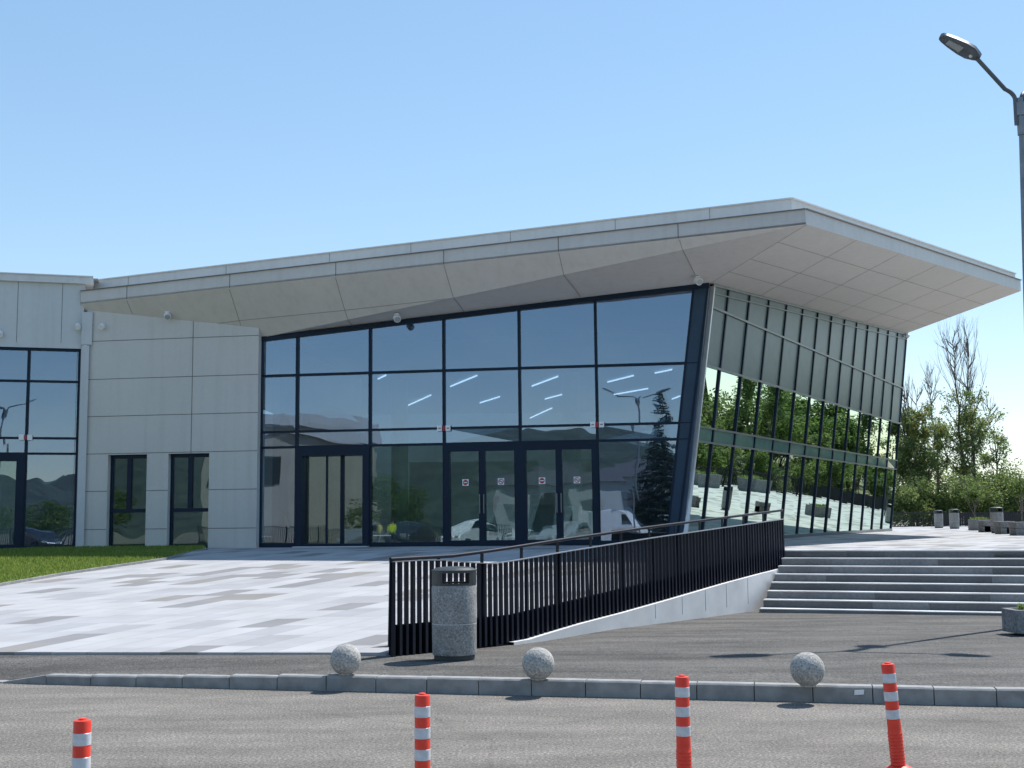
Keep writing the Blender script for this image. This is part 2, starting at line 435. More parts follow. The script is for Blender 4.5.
# ------------------------------------------------------------------ mesh helpers
class MB:
    def __init__(self):
        self.v, self.f, self.mi = [], [], []

    def add(self, vs, fs, mi=0):
        o = len(self.v)
        self.v += [tuple(p) for p in vs]
        self.f += [tuple(i + o for i in f) for f in fs]
        self.mi += [mi] * len(fs)
        return self

    def prism(self, pts, off, mi=0):
        """polygon pts swept by vector off"""
        n = len(pts)
        off = V(off)
        vs = [V(p) for p in pts] + [V(p) + off for p in pts]
        fs = [tuple(range(n))[::-1], tuple(range(n, 2 * n))] + [(i, (i + 1) % n, (i + 1) % n + n, i + n) for i in range(n)]
        return self.add(vs, fs, mi)

    def box(self, c, s, rz=0.0, mi=0):
        cx, cy, cz = c
        hx, hy, hz = s[0] / 2, s[1] / 2, s[2] / 2
        co_, si = math.cos(rz), math.sin(rz)
        vs = []
        for z in (-hz, hz):
            for x, y in ((-hx, -hy), (hx, -hy), (hx, hy), (-hx, hy)):
                vs.append((cx + x * co_ - y * si, cy + x * si + y * co_, cz + z))
        return self.add(vs, [(3, 2, 1, 0), (4, 5, 6, 7), (0, 1, 5, 4), (1, 2, 6, 5), (2, 3, 7, 6), (3, 0, 4, 7)], mi)

    def beam(self, p, q, w, h, n, mi=0):
        """bar from p to q, w wide across, h deep along n (centred)"""
        p, q, n = V(p), V(q), V(n).normalized()
        t = (q - p).normalized()
        s = t.cross(n).normalized()
        n = s.cross(t).normalized()
        a, b = s * (w / 2), n * (h / 2)
        vs = [p - a - b, p + a - b, p + a + b, p - a + b, q - a - b, q + a - b, q + a + b, q - a + b]
        return self.add(vs, [(3, 2, 1, 0), (4, 5, 6, 7), (0, 1, 5, 4), (1, 2, 6, 5), (2, 3, 7, 6), (3, 0, 4, 7)], mi)

    def tube(self, pts, r, n=8, mi=0, cap=True):
        pts = [V(p) for p in pts]
        rs = r if isinstance(r, (list, tuple)) else [r] * len(pts)
        base = len(self.v)
        ref = V((0.123, 0.97, 0.2))
        for i, p in enumerate(pts):
            t = (pts[min(i + 1, len(pts) - 1)] - pts[max(i - 1, 0)])
            t = t.normalized() if t.length > 1e-9 else V((0, 0, 1))
            if abs(t.dot(ref)) > 0.95:
                ref = V((0.9, 0.1, 0.3))
            a = t.cross(ref).normalized()
            b = t.cross(a)
            for k in range(n):
                an = 2 * math.pi * k / n
                self.v.append(tuple(p + (a * math.cos(an) + b * math.sin(an)) * rs[i]))
        for i in range(len(pts) - 1):
            for k in range(n):
                k2 = (k + 1) % n
                self.f.append((base + i * n + k, base + i * n + k2, base + (i + 1) * n + k2, base + (i + 1) * n + k))
                self.mi.append(mi)
        if cap:
            self.f.append(tuple(base + k for k in range(n))[::-1])
            self.f.append(tuple(base + (len(pts) - 1) * n + k for k in range(n)))
            self.mi += [mi, mi]
        return self

    def lathe(self, prof, n=32, c=(0, 0, 0), mi=0):
        base = len(self.v)
        for (r, z) in prof:
            for k in range(n):
                a = 2 * math.pi * k / n
                self.v.append((c[0] + r * math.cos(a), c[1] + r * math.sin(a), c[2] + z))
        for i in range(len(prof) - 1):
            for k in range(n):
                k2 = (k + 1) % n
                self.f.append((base + i * n + k, base + i * n + k2, base + (i + 1) * n + k2, base + (i + 1) * n + k))
                self.mi.append(mi)
        self.f.append(tuple(base + k for k in range(n))[::-1])
        self.f.append(tuple(base + (len(prof) - 1) * n + k for k in range(n)))
        self.mi += [mi, mi]
        return self

    def ball(self, c, r, sx=1, sy=1, sz=1, n=24, m=14, mi=0):
        prof = [(max(1e-4, r * math.sin(math.pi * i / m)), -r * math.cos(math.pi * i / m)) for i in range(m + 1)]
        o = len(self.v)
        self.lathe(prof, n, (0, 0, 0), mi)
        for i in range(o, len(self.v)):
            x, y, z = self.v[i]
            self.v[i] = (c[0] + x * sx, c[1] + y * sy, c[2] + z * sz)
        return self

    def build(self, name, mats, parent=None, smooth=False, bevel=0.0, fix=True):
        me = bpy.data.meshes.new(name)
        me.from_pydata(self.v, [], self.f)
        if not isinstance(mats, (list, tuple)):
            mats = [mats]
        for m in mats:
            me.materials.append(m)
        if len(mats) > 1:
            me.polygons.foreach_set('material_index', self.mi)
        if fix and len(self.f) < 20000:
            bm = bmesh.new()
            bm.from_mesh(me)
            bmesh.ops.recalc_face_normals(bm, faces=bm.faces)
            bm.to_mesh(me)
            bm.free()
        if smooth:
            me.polygons.foreach_set('use_smooth', [True] * len(me.polygons))
            try:
                me.set_sharp_from_angle(angle=rad(40))
            except Exception:
                pass
        o = bpy.data.objects.new(name, me)
        COL.objects.link(o)
        if parent is not None:
            o.parent = parent
            o.matrix_parent_inverse = Matrix.Translation(-parent.location) if parent.type == 'EMPTY' and parent.parent is None and parent.rotation_euler.z == 0 else Matrix.Identity(4)
        if bevel:
            bv = o.modifiers.new('bevel', 'BEVEL')
            bv.width, bv.segments, bv.limit_method = bevel, 2, 'ANGLE'
        return o


def tag(o, label=None, cat=None, group=None, kind=None):
    for k, v in (('label', label), ('category', cat), ('group', group), ('kind', kind)):
        if v:
            o[k] = v
    return o


def empty(name, loc, label, cat, group=None):
    o = bpy.data.objects.new(name, None)
    COL.objects.link(o)
    o.location = loc
    o.empty_display_size = 0.3
    return tag(o, label, cat, group)


def sub(name, parent):
    """an Empty part that only gathers sub-parts"""
    o = bpy.data.objects.new(name, None)
    COL.objects.link(o)
    o.parent = parent
    o.location = -parent.location
    return o


def copy_tree(o, loc, rz, label, scale=1.0, tilt=None):
    def rec(s, par):
        c = s.copy()
        COL.objects.link(c)
        c.parent = par
        for ch in s.children:
            rec(ch, c)
        return c
    c = rec(o, None)
    c.location = loc
    c.rotation_euler = (tilt[0], tilt[1], rz) if tilt else (0, 0, rz)
    c.scale = (scale,) * 3 if not isinstance(scale, tuple) else scale
    c['label'] = label
    return c


def local_build(mb, name, mats, parent, **k):
    """build a part given in its thing's own coordinates"""
    o = mb.build(name, mats, None, **k)
    o.parent = parent
    return o


# ------------------------------------------------------------------ levels and survey points
ZA, ZP = 0.16, 1.11
B = onz(683, 544.6, ZP)
D_F = V((0.987, -0.163, 0)).normalized()
N_F = V((-0.163, -0.987, 0)).normalized()          # outward, towards the car park
C = onz(890.6, 531, ZP)
U_R = (C - B).normalized()
TILT = rad(5.5)                                     # the side glazing leans out
N_R = V((U_R.y, -U_R.x, 0)) * math.cos(TILT) + V((0, 0, -math.sin(TILT)))
T = onp(712, 283, B, N_R)
LEAN = (T - B) / (T.z - ZP)


def fpt(px, py, off=0.0):
    return onp(px, py, B + N_F * off, N_F)


def fs(px, py):                    # station along the front, from B to the left (negative)
    return (fpt(px, py) - B).dot(D_F)


def FP(s, z, off=0.0):
    return B + D_F * s + V((0, 0, z - ZP)) + N_F * off


def RP(s, z, off=0.0):
    return B + U_R * s + LEAN * (z - ZP) + N_R * off


G0 = fpt(259.5, 338.0)
F1 = fpt(709.5, 283.2)
F2 = onp(905.8, 333.6, B, N_R)
F1R = onp(709.5, 283.2, B, N_R)
L1b = aty(80.5, 304.0, 33.62)
L1t = V((L1b.x, L1b.y, aty(80.5, 291.1, 33.62).z))
E1b = aty(806.0, 224.3, 27.3)
E1t = V((E1b.x, E1b.y, aty(806.6, 208.9, 27.3).z))
E2b = aty(1021.2, 290.9, 41.5)
E2t = V((E2b.x, E2b.y, aty(1021.5, 280.2, 41.5).z))

# ------------------------------------------------------------------ ground
RS = onz(392, 657, ZA)                       # railing start
k_r = 0.70
D_RAIL = V((k_r, 1, 0)).normalized()
d_ = ray(783.5, 540)
t_ = (RS.x - k_r * RS.y) / (d_.x - k_r * d_.y)
RE = V((d_.x * t_, d_.y * t_, 0))
RE.z = onp(780, 568.5, RE, V((0, 1, 0))).z
RAIL_TOP_E = onp(786, 508.8, RE, V((0, 1, 0))).z
RAIL_TOP_S = onp(391.5, 557.5, RS, V((0, 1, 0))).z

N_RAIL = V((D_RAIL.y, -D_RAIL.x, 0))                 # towards the steps
RS0 = V((RS.x, RS.y, 0))
base_px = [(514, 645.6), (530, 643.4), (551.5, 640.4), (583, 634.5), (623, 628), (672, 622.0), (726, 615.5), (764, 609.8)]
WALLB = [onp(px, py, RS0 + N_RAIL * .09, N_RAIL) for px, py in base_px]
NEARL = V((-18, 16.96, 0.2))
NEARR = V((RS.x + 0.02, RS.y + 0.12, 0.2))
FARL = V((-18, 33.0, ZP))
FARR = V((RE.x, RE.y, ZP))


def ramp_pt(s, t):
    a = NEARL.lerp(FARL, t)
    b = NEARR.lerp(FARR, t)
    return a.lerp(b, s)


def ramp_z(x, y):
    s, t = 0.5, 0.5
    for _ in range(25):
        p = ramp_pt(s, t)
        ex, ey = x - p.x, y - p.y
        ps, pt_ = ramp_pt(s + 1e-3, t), ramp_pt(s, t + 1e-3)
        a, b_, c_, d2 = (ps.x - p.x) / 1e-3, (pt_.x - p.x) / 1e-3, (ps.y - p.y) / 1e-3, (pt_.y - p.y) / 1e-3
        det = a * d2 - b_ * c_
        if abs(det) < 1e-9:
            break
        s += (ex * d2 - b_ * ey) / det
        t += (a * ey - c_ * ex) / det
    return min(ZP, max(0.2, 0.2 + (ZP - 0.2) * t))


def on_ramp(px, py):
    z = 0.6
    for _ in range(30):
        p = onz(px, py, z)
        z = 0.5 * z + 0.5 * ramp_z(p.x, p.y)
    return onz(px, py, z)


# terrain sheet to the horizon
mb = MB()
mb.add([(-2500, -2500, -0.06), (2500, -2500, -0.06), (2500, 2500, -0.06), (-2500, 2500, -0.06)], [(0, 1, 2, 3)])
tag(mb.build('terrain', M['ground']), kind='structure')

# road
KR, KL = onz(1024, 707, 0), onz(50, 684.5, 0)
D_K = (KR - KL).normalized()
N_K = V((-D_K.y, D_K.x, 0))                  # away from the road
if N_K.y < 0:
    N_K = -N_K
ka, kb = KL - D_K * 40, KR + D_K * 60
mb = MB()
mb.add([(-70, -70, 0), (80, -70, 0), (80, kb.y + 0.2, 0), kb + N_K * 0.1, ka + N_K * 0.1, (-70, ka.y, 0)], [(0, 1, 2, 3, 4, 5)])
tag(mb.build('road', M['road']), kind='structure')

# apron: asphalt pavement between kerb and plaza, dipping a little towards the steps
KDROP = onz(42, 684.6, 0)                     # the kerb is dropped left of here
ZS = 0.03
off = N_K * 0.155
drop = KDROP - D_K * 0.58
KZ = [(-.6, .012), (0.0, .10), (1.3, .115), (3.4, ZA), (99, ZA)]   # kerb height along the line


def kerb_z(t):
    if t < -.6:
        return .012
    for (t0, z0), (t1, z1_) in zip(KZ[:-1], KZ[1:]):
        if t <= t1:
            return z0 + (z1_ - z0) * (t - t0) / (t1 - t0)
    return ZA


def kp(t):
    p = KDROP + D_K * t + off
    return (p, kerb_z(t))


bw = [(p - N_RAIL * .15, p.z) for p in (WALLB[0], WALLB[2], WALLB[4], WALLB[5], WALLB[7])]
rowA = [kp(-9.0), kp(-.6), kp(0), kp(1.3), kp(3.4), kp(4.4), kp(5.4), kp(6.6), kp(8.0), kp(10), kp(12), (kb + off, ZA)]
rowM = [(V((-14.1, 16.45, 0)), .11), (V((-6.6, 15.2, 0)), .13), (V((-5.6, 15.1, 0)), .14), (V((-4.1, 14.95, 0)), .15), (V((-2.2, 14.6, 0)), .155), (V((-1.2, 14.4, 0)), ZA), (V((-.1, 14.9, 0)), .15),
        (V((1.0, 15.6, 0)), .135), (V((2.2, 16.6, 0)), .115), (V((4.0, 17.4, 0)), .10), (V((7.0, 17.6, 0)), .10), (V((60, 17.0, 0)), .10)]
rowB = [(V((-14.1, 16.72, 0)), .192), (V((-6.9, 16.15, 0)), .192), (V((-5.3, 16.02, 0)), .192), (V((-3.6, 15.85, 0)), .192), (V((-2.5, 15.72, 0)), .19), (V((RS.x - .05, RS.y + .45, 0)), ZA)] + bw + [(V((60, 24.6, 0)), ZS)]
mb = MB()
vv = []
for row in (rowA, rowM, rowB):
    vv += [V((p.x, p.y, z)) for p, z in row]
nr_ = len(rowA)
mb.add(vv, [(j * nr_ + i, j * nr_ + i + 1, (j + 1) * nr_ + i + 1, (j + 1) * nr_ + i) for j in range(2) for i in range(nr_ - 1)])
tag(mb.build('apron', M['apron'], smooth=True), kind='structure')

# kerb stones
mb = MB()
L = 0.565
n0 = onz(698.3, 697, 0)
s0 = (n0 - KL).dot(D_K)
i = -14
while True:
    sa = s0 + i * L
    i += 1
    pa, pb = KL + D_K * (sa + 0.004), KL + D_K * (sa + L - 0.004)
    if pa.x > 30:
        break
    if (pa - KL).dot(D_K) < math.ceil(((KDROP - KL).dot(D_K) - s0) / L) * L + s0 - .02:
        continue
    w = N_K * 0.15
    jt = random.uniform(-0.003, 0.003)
    o = N_K * random.uniform(-0.003, 0.003)
    z = kerb_z(((pa + pb) / 2 - KDROP).dot(D_K)) + 0.003 + jt
    mb.prism([pa + o + V((0, 0, -0.1)), pa + o + V((0, 0, z - 0.018)), pa + o + N_K * 0.018 + V((0, 0, z)), pa + o + w + V((0, 0, z)), pa + o + w + V((0, 0, -0.1))], pb - pa)
ks = KL + D_K * 0
# dropped, tapering stones on the left
x = KDROP
first = KL + D_K * (s0 + math.ceil(((KDROP - KL).dot(D_K) - s0) / L) * L)
zz = kerb_z(0) + 0.003
for j in range(16):
    q1 = first - D_K * (j * L + 0.004)
    q0 = first - D_K * ((j + 1) * L - 0.004)
    za, zb_ = (zz, .018) if j == 0 else (.018, .018)
    w = N_K * 0.15
    mb.add([q0 + V((0, 0, -.1)), q0 + V((0, 0, zb_)), q0 + w + V((0, 0, zb_)), q0 + w + V((0, 0, -.1)),
            q1 + V((0, 0, -.1)), q1 + V((0, 0, za)), q1 + w + V((0, 0, za)), q1 + w + V((0, 0, -.1))],
           [(0, 1, 2, 3), (7, 6, 5, 4), (0, 4, 5, 1), (1, 5, 6, 2), (2, 6, 7, 3)])
tag(mb.build('kerb', M['kerb'], bevel=0.004), kind='structure')

# sloping paved forecourt + upper plaza
mb = MB()
ns, nt_ = 40, 30
grid = [ramp_pt(i / ns, j / nt_) for j in range(nt_ + 1) for i in range(ns + 1)]
mb.add(grid, [(j * (ns + 1) + i, j * (ns + 1) + i + 1, (j + 1) * (ns + 1) + i + 1, (j + 1) * (ns + 1) + i) for j in range(nt_) for i in range(ns)])
top = [FARL, FARR, V((5.6, 25.2, ZP))]
ST_D0 = onz(785, 550.3, ZP)
ST_R = onz(1024, 550.3, ZP)
D_S = (ST_R - ST_D0).normalized()
N_S = V((D_S.y, -D_S.x, 0))
if N_S.y > 0:
    N_S = -N_S
STEND = ST_D0 + D_S * 18
pl = [FARL, FARR, ST_D0 - D_S * 0.3, STEND, V((36, 30, ZP)), V((42, 73, ZP)), V((-30, 73, ZP)), V((-30, 33, ZP))]
o0 = len(mb.v)
mb.add(pl, [tuple(range(len(pl)))])
# vertical edges of the slab
for a, b_ in ((ST_D0 - D_S * 0.3, STEND), (STEND, V((36, 30, ZP))), (V((36, 30, ZP)), V((42, 73, ZP))), (V((42, 73, ZP)), V((-30, 73, ZP)))):
    mb.add([a, b_, V((b_.x, b_.y, -0.05)), V((a.x, a.y, -0.05))], [(0, 1, 2, 3)])
# front edge of the slope
a, b_ = NEARL, NEARR
mb.add([a, b_, V((b_.x, b_.y, 0)), V((a.x, a.y, 0))], [(0, 1, 2, 3)])
tag(mb.build('plaza', M['paving'], fix=False), kind='structure')

# pale edging kerb along the front of the slope, rounding up to a block by the railing
mb = MB()
q = [onz(-60, 651.2, 0.2), onz(150, 651.4, 0.2), onz(300, 651.5, 0.2), onz(345, 650, 0.21), onz(368, 648.2, 0.22), onz(389, 645.5, 0.25)]
for a, b_ in zip(q[:-1], q[1:]):
    u = (b_ - a).normalized()
    n = V((-u.y, u.x, 0))
    mb.add([a + V((0, 0, .004)), b_ + V((0, 0, .004)), b_ + n * 0.12 + V((0, 0, .004)), a + n * 0.12 + V((0, 0, .004)),
            V((a.x, a.y, 0.05)), V((b_.x, b_.y, 0.05)), b_ + n * 0.12 - V((0, 0, .1)), a + n * 0.12 - V((0, 0, .1))],
           [(0, 1, 2, 3), (0, 4, 5, 1), (4, 0, 3, 7), (5, 6, 2, 1)])
tag(mb.build('edging', M['kerb']), kind='structure')

# lawn
LW = [on_ramp(-70, 603), on_ramp(0, 586), on_ramp(60, 575.5), on_ramp(120, 566.5), on_ramp(165, 560), on_ramp(206, 550)]
LB = [FP(-12.2, ZP, 0.9), FP(-10.2, ZP, 0.4), V((-18, 32.6, ZP))]
mb = MB()
lawn_pts = [p + V((0, 0, 0.03)) for p in LW] + [V((p.x, p.y, ZP + 0.03)) for p in (FP(fs(208, 550), ZP, 0.28), FP(-17.5, ZP, 0.28))]
lawn_pts = lawn_pts + [V((-17.5, 27, 0.85))]
cen = V((-13.5, 31.0, ramp_z(-13.5, 31.0) + 0.03))
vs = lawn_pts + [cen]
nl = len(lawn_pts)
mb.add(vs, [(i, (i + 1) % nl, nl) for i in range(nl)])
tag(mb.build('lawn', M['lawn']), kind='structure')
# lawn edging strip
mb = MB()
for a, b_ in zip(LW[:-1], LW[1:]):
    mb.beam(a + V((0, 0, 0.0)), b_ + V((0, 0, 0.0)), 0.09, 0.10, (0, 0, 1))
tag(mb.build('lawn_edging', M['kerb']), kind='structure')


def tri_area(a, b_, c_):
    return (b_ - a).cross(c_ - a).length / 2


tris = [(vs[i], vs[(i + 1) % nl], vs[nl]) for i in range(nl)]
ar = [tri_area(*t) for t in tris]
mb = MB()
rg = random.Random(3)
for _ in range(52000):
    t = rg.choices(tris, ar)[0]
    r1, r2 = math.sqrt(rg.random()), rg.random()
    p = t[0] * (1 - r1) + t[1] * (r1 * (1 - r2)) + t[2] * (r1 * r2)
    if p.x < -15.5:
        continue
    h = rg.uniform(0.035, 0.085)
    an = rg.uniform(0, 6.28)
    w = V((math.cos(an), math.sin(an), 0)) * rg.uniform(0.008, 0.016)
    l = V((rg.uniform(-.5, .5), rg.uniform(-.5, .5), 0)) * h
    mb.add([p - w, p + w, p + l + V((0, 0, h))], [(0, 1, 2)])
tag(mb.build('grass', M['blade'], fix=False), 'short mown green grass of the lawn before the grey wall', 'grass', kind='stuff')

# ------------------------------------------------------------------ steps
st = empty('staircase', ST_D0 + V((4, -1, -0.95)), 'wide flight of low grey granite steps up to the plaza', 'stairs')
H_R, TRD = 0.145, 0.33
dvis = (onz(763.5, 606.8, .095) - ST_D0)
for i in range(8):
    zt = ZP - i * H_R if i else ZP - 0.003
    f0 = ST_D0 + N_S * (TRD * i)
    # left end follows the oblique end of the wall
    tl = i / 7.0
    left = f0 + D_S * (dvis.dot(D_S) * tl * 1.02)
    right = ST_D0 + D_S * 17 + N_S * (TRD * i)
    zb = zt - H_R
    mb = MB()
    back = -N_S * (TRD + 0.02)
    # tread slab with nosing
    tt = 0.02
    a, b_ = left + N_S * 0.015, right + N_S * 0.015
    if i:
        mb.prism([V((a.x, a.y, zt - tt)), V((a.x, a.y, zt)), V(((a + back).x, (a + back).y, zt)), V(((a + back).x, (a + back).y, zt - tt))], b_ - a, 0)
    else:
        bk = -N_S * 0.3
        mb.prism([V((a.x, a.y, zt + 0.006 - tt)), V((a.x, a.y, zt + 0.006)), V(((a + bk).x, (a + bk).y, zt + 0.006)), V(((a + bk).x, (a + bk).y, zt - tt))], b_ - a, 0)
    # riser slabs of alternating tone
    x = 0.0
    Ls = (right - left).length
    while x < Ls:
        ln = min(rg.choice([1.0, 2.0, 2.0, 2.0, 3.0]), Ls - x)
        p0 = left + D_S * x
        p1 = left + D_S * (x + ln - 0.004)
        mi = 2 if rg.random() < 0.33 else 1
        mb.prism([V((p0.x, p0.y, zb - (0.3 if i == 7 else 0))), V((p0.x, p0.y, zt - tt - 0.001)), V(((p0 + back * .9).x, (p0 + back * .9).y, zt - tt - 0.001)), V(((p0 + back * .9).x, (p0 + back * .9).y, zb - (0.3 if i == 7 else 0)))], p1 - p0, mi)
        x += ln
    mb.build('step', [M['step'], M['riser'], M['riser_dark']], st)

# ------------------------------------------------------------------ white retaining wall below the railing
rw = empty('retaining_wall', RS + V((1.5, 2, 0)), 'low white rendered wall carrying the black railing beside the steps', 'wall')
def bars_bottom_y(px):
    pts_ = [(392, 657), (525.7, 640.4), (577, 624.6), (643, 607.5), (715, 586), (781, 568.3)]
    for (x0, y0), (x1, y1) in zip(pts_[:-1], pts_[1:]):
        if x0 <= px <= x1:
            return y0 + (y1 - y0) * (px - x0) / (x1 - x0)
    return pts_[-1][1] if px > 700 else pts_[0][1]


mb = MB()
face_b, face_t, back_t = [], [], []


def rail_at(p):
    """foot of p on the railing line"""
    s = (V((p.x, p.y, 0)) - V((RS.x, RS.y, 0))).dot(D_RAIL)
    return V((RS.x, RS.y, 0)) + D_RAIL * s


for (px, py), g in zip(base_px, WALLB):
    zt = onp(px, bars_bottom_y(px) + 0.3, g, N_RAIL).z
    zt = max(zt, g.z + 0.02)
    face_b.append(V((g.x, g.y, g.z - 0.2)))
    face_t.append(V((g.x, g.y, zt)))
    bk = g - N_RAIL * 0.3
    back_t.append(V((bk.x, bk.y, zt)))
# oblique end of the wall, following the steps
endb, endt = face_b[-1].copy(), onp(781, 568.8, RS0 + N_RAIL * .09, N_RAIL)
for i in range(len(face_b) - 1):
    mb.add([face_b[i], face_b[i + 1], face_t[i + 1], face_t[i]], [(0, 1, 2, 3)])
    mb.add([face_t[i], face_t[i + 1], back_t[i + 1], back_t[i]], [(0, 1, 2, 3)])
    b0, b1 = V((back_t[i].x, back_t[i].y, 0)), V((back_t[i + 1].x, back_t[i + 1].y, 0))
    mb.add([back_t[i], back_t[i + 1], b1, b0], [(0, 1, 2, 3)])
bk = -N_RAIL * .3
mb.add([face_b[-1], endt, face_t[-1], face_b[-1] + bk, endt + bk, back_t[-1]], [(0, 1, 2), (0, 3, 4, 1), (1, 4, 5, 2)])
mb.build('wall_face', M['white_wall'], rw, fix=False)
# panel joints of the wall
mb = MB()
for px in (655, 682, 705, 727, 748):
    for i in range(len(base_px) - 1):
        if base_px[i][0] <= px <= base_px[i + 1][0]:
            f = (px - base_px[i][0]) / (base_px[i + 1][0] - base_px[i][0])
            p = face_b[i].lerp(face_b[i + 1], f)
            q_ = face_t[i].lerp(face_t[i + 1], f)
            n = V((face_b[i + 1].y - face_b[i].y, -(face_b[i + 1].x - face_b[i].x), 0)).normalized()
            mb.beam(V((p.x, p.y, ZA)) + n * 0.001, q_ + n * 0.001 - V((0, 0, .01)), 0.008, 0.004, n)
mb.build('joint', M['kerb'], rw)

# ------------------------------------------------------------------ railing
rl = empty('railing', RS, 'long black steel bar railing along the edge of the sloping plaza', 'railing')
LEN = (V((RE.x, RE.y, 0)) - V((RS.x, RS.y, 0))).length


def prof(tab):
    out = []
    for px, py in tab:
        q_ = onp(px, py, V((RS.x, RS.y, 0)), N_RAIL)
        out.append(((q_ - V((RS.x, RS.y, 0))).dot(D_RAIL), q_.z))
    return out


PB_ = prof([(392, 657), (460, 649.5), (515, 642), (577, 625.0), (643, 607.5), (715, 586.5), (781.5, 568.5)])
PT_ = prof([(391.5, 557.6), (455, 554.2), (503, 547.6), (570, 537.2), (650, 526.0), (718, 517.4), (786, 508.8)])


def itp(tab, s):
    for (a0, z0), (a1, z1_) in zip(tab[:-1], tab[1:]):
        if s <= a1 or (a1, z1_) == tab[-1]:
            return z0 + (z1_ - z0) * (s - a0) / (a1 - a0)


def rail_pt(s, dz=0.0, off=0.0, top=False):
    zb = itp(PB_, s)
    zt = itp(PT_, s)
    p = V((RS.x, RS.y, 0)) + D_RAIL * s + N_RAIL * off
    p.z = (zt if top else zb) + dz
    return p


GAP = 0.17                                            # handrail above the bar panel
mb = MB()
mb.tube([rail_pt(-0.03 + (LEN + .03) * k / 30, -0.02, 0, True) for k in range(31)], 0.024, 10)
mb.build('handrail', M['rail'], rl, smooth=True)
mb = MB()


def gap(s):                                          # the panel drops below the handrail along the slope
    return 0.05 + 0.15 * min(1, max(0, (s - .9) / 1.2))


segs = 24
for i in range(segs):
    s0_, s1_ = LEN * i / segs, LEN * (i + 1) / segs
    mb.beam(rail_pt(s0_, -gap(s0_), 0, True), rail_pt(s1_, -gap(s1_), 0, True), 0.10, 0.012, (0, 0, 1))
tr = mb.build('top_rail', M['rail_top'], rl)
mb = MB()
for k in range(24):
    mb.beam(rail_pt(LEN * k / 24, 0.20, -0.045), rail_pt(LEN * (k + 1) / 24, 0.20, -0.045), 0.36, 0.012, N_RAIL)
mb.build('base_plate', M['rail'], rl)
NB = 98
for i in range(NB):
    s = 0.02 + (LEN - 0.04) * i / (NB - 1)
    mb = MB()
    wd = 0.054 if i % 2 else 0.044
    mb.beam(rail_pt(s, 0.0), rail_pt(s, -gap(s) - 0.007, 0, True), wd, 0.042, N_RAIL + D_RAIL * (0.06 if i % 2 else -0.06))
    mb.build('bar', M['rail'], rl, fix=False)
npost = 14
for i in range(npost):
    s = LEN * i / (npost - 1)
    s = min(max(s, 0.01), LEN - 0.01)
    mb = MB()
    mb.beam(rail_pt(s, 0.12, -0.045), rail_pt(s, -0.03, -0.02, True), 0.05, 0.02, N_RAIL)
    mb.build('post', M['rail'], rl, fix=False)

# ------------------------------------------------------------------ pavilion
pv = empty('pavilion', FP(-5, ZP, -3), 'grey pavilion with sweeping wedge roof and a leaning glass corner', 'building')

# -- roof
rf = sub('roof', pv)
UPV = V((0, 0, 1))
P1n = (E1b - L1b).cross(G0 - L1b).normalized()
if P1n.z > 0:
    P1n = -P1n


def p1z(x, y):
    return L1b.z - ((x - L1b.x) * P1n.x + (y - L1b.y) * P1n.y) / P1n.z


LLx, LLy = L1b.x, L1b.y + 1.4
LL = V((LLx, LLy, p1z(LLx, LLy)))
mb = MB()
mb.prism([L1b, E1b, G0, LL], (0, 0, 0.05), 0)


def strip(mb, p, q, n, w=0.017, mi=1, lift=0.002):
    mb.beam(V(p) + V(n) * lift, V(q) + V(n) * lift, w, 0.006, n, mi)


def p1(px, py):
    return onp(px, py, L1b, P1n)


seams = [[(126.8, 300.6), (132.5, 314)], [(229.4, 289.2), (239.3, 320.6), (242.5, 330)], [(335.4, 277.5), (344.8, 310.3), (348.3, 320.5)],
         [(443.6, 264.5), (453.3, 297.3)], [(558.8, 252.7), (563.8, 275.3)], [(679.4, 239.7), (682.6, 249.8)], [(200, 325.8), (239.3, 320.6), (344.8, 310.3), (450, 298.5)]]
for sm in seams:
    for a, b_ in zip(sm[:-1], sm[1:]):
        strip(mb, p1(*a), p1(*b_), P1n)
mb.build('soffit', [M['soffit'], M['soft_seam'], M['cross_seam']], rf)

P2n = (F1 - E1b).cross(G0 - E1b).normalized()
if P2n.z > 0:
    P2n = -P2n
mb = MB()
bk = -N_F * 0.35
mb.prism([E1b, F1, F1 + bk, G0 + bk, G0], (0, 0, 0.05), 0)
mb.prism([E1b, F1R, F1], (0, 0, 0.05), 0)
for a, b_ in [((348.3, 320.5), (354, 327.5)), ((453.3, 297.3), (465, 312.8)), ((563.8, 275.3), (580.8, 296.7)), ((682.6, 249.8), (695, 274.5))]:
    strip(mb, onp(*a, E1b, P2n), onp(*b_, E1b, P2n), P2n)
mb.build('soffit', [M['soffit'], M['soft_seam'], M['cross_seam']], rf)


def p3(a, b_):                        # a: 0 outer edge -> 1 glass line, b: along
    return E1b.lerp(F1R, a).lerp(E2b.lerp(F2, a), b_)


mb = MB()
na, nb = 6, 14
g = [p3(i / na, j / nb) for j in range(nb + 1) for i in range(na + 1)]
g2 = [p + V((0, 0, 0.05)) for p in g]
fsx = [(j * (na + 1) + i, j * (na + 1) + i + 1, (j + 1) * (na + 1) + i + 1, (j + 1) * (na + 1) + i) for j in range(nb) for i in range(na)]
mb.add(g, fsx)
mb.add(g2, [f[::-1] for f in fsx])
P3n = (E2b - E1b).cross(F1R - E1b).normalized()
if P3n.z > 0:
    P3n = -P3n
for a in (0.27, 0.55, 0.78):
    for j in range(nb):
        strip(mb, p3(a, j / nb), p3(a, (j + 1) / nb), P3n, 0.018)
for b_ in (0.17, 0.34, 0.51, 0.68, 0.85):
    for k in range(na):
        strip(mb, p3(k / na, b_), p3((k + 1) / na, b_), P3n, 0.012, 2)
for k in range(na):
    strip(mb, p3(k / na, 0.002), p3((k + 1) / na, 0.002), P3n, 0.014)
mb.build('soffit', [M['soffit'], M['soft_seam'], M['cross_seam']], rf, fix=False)

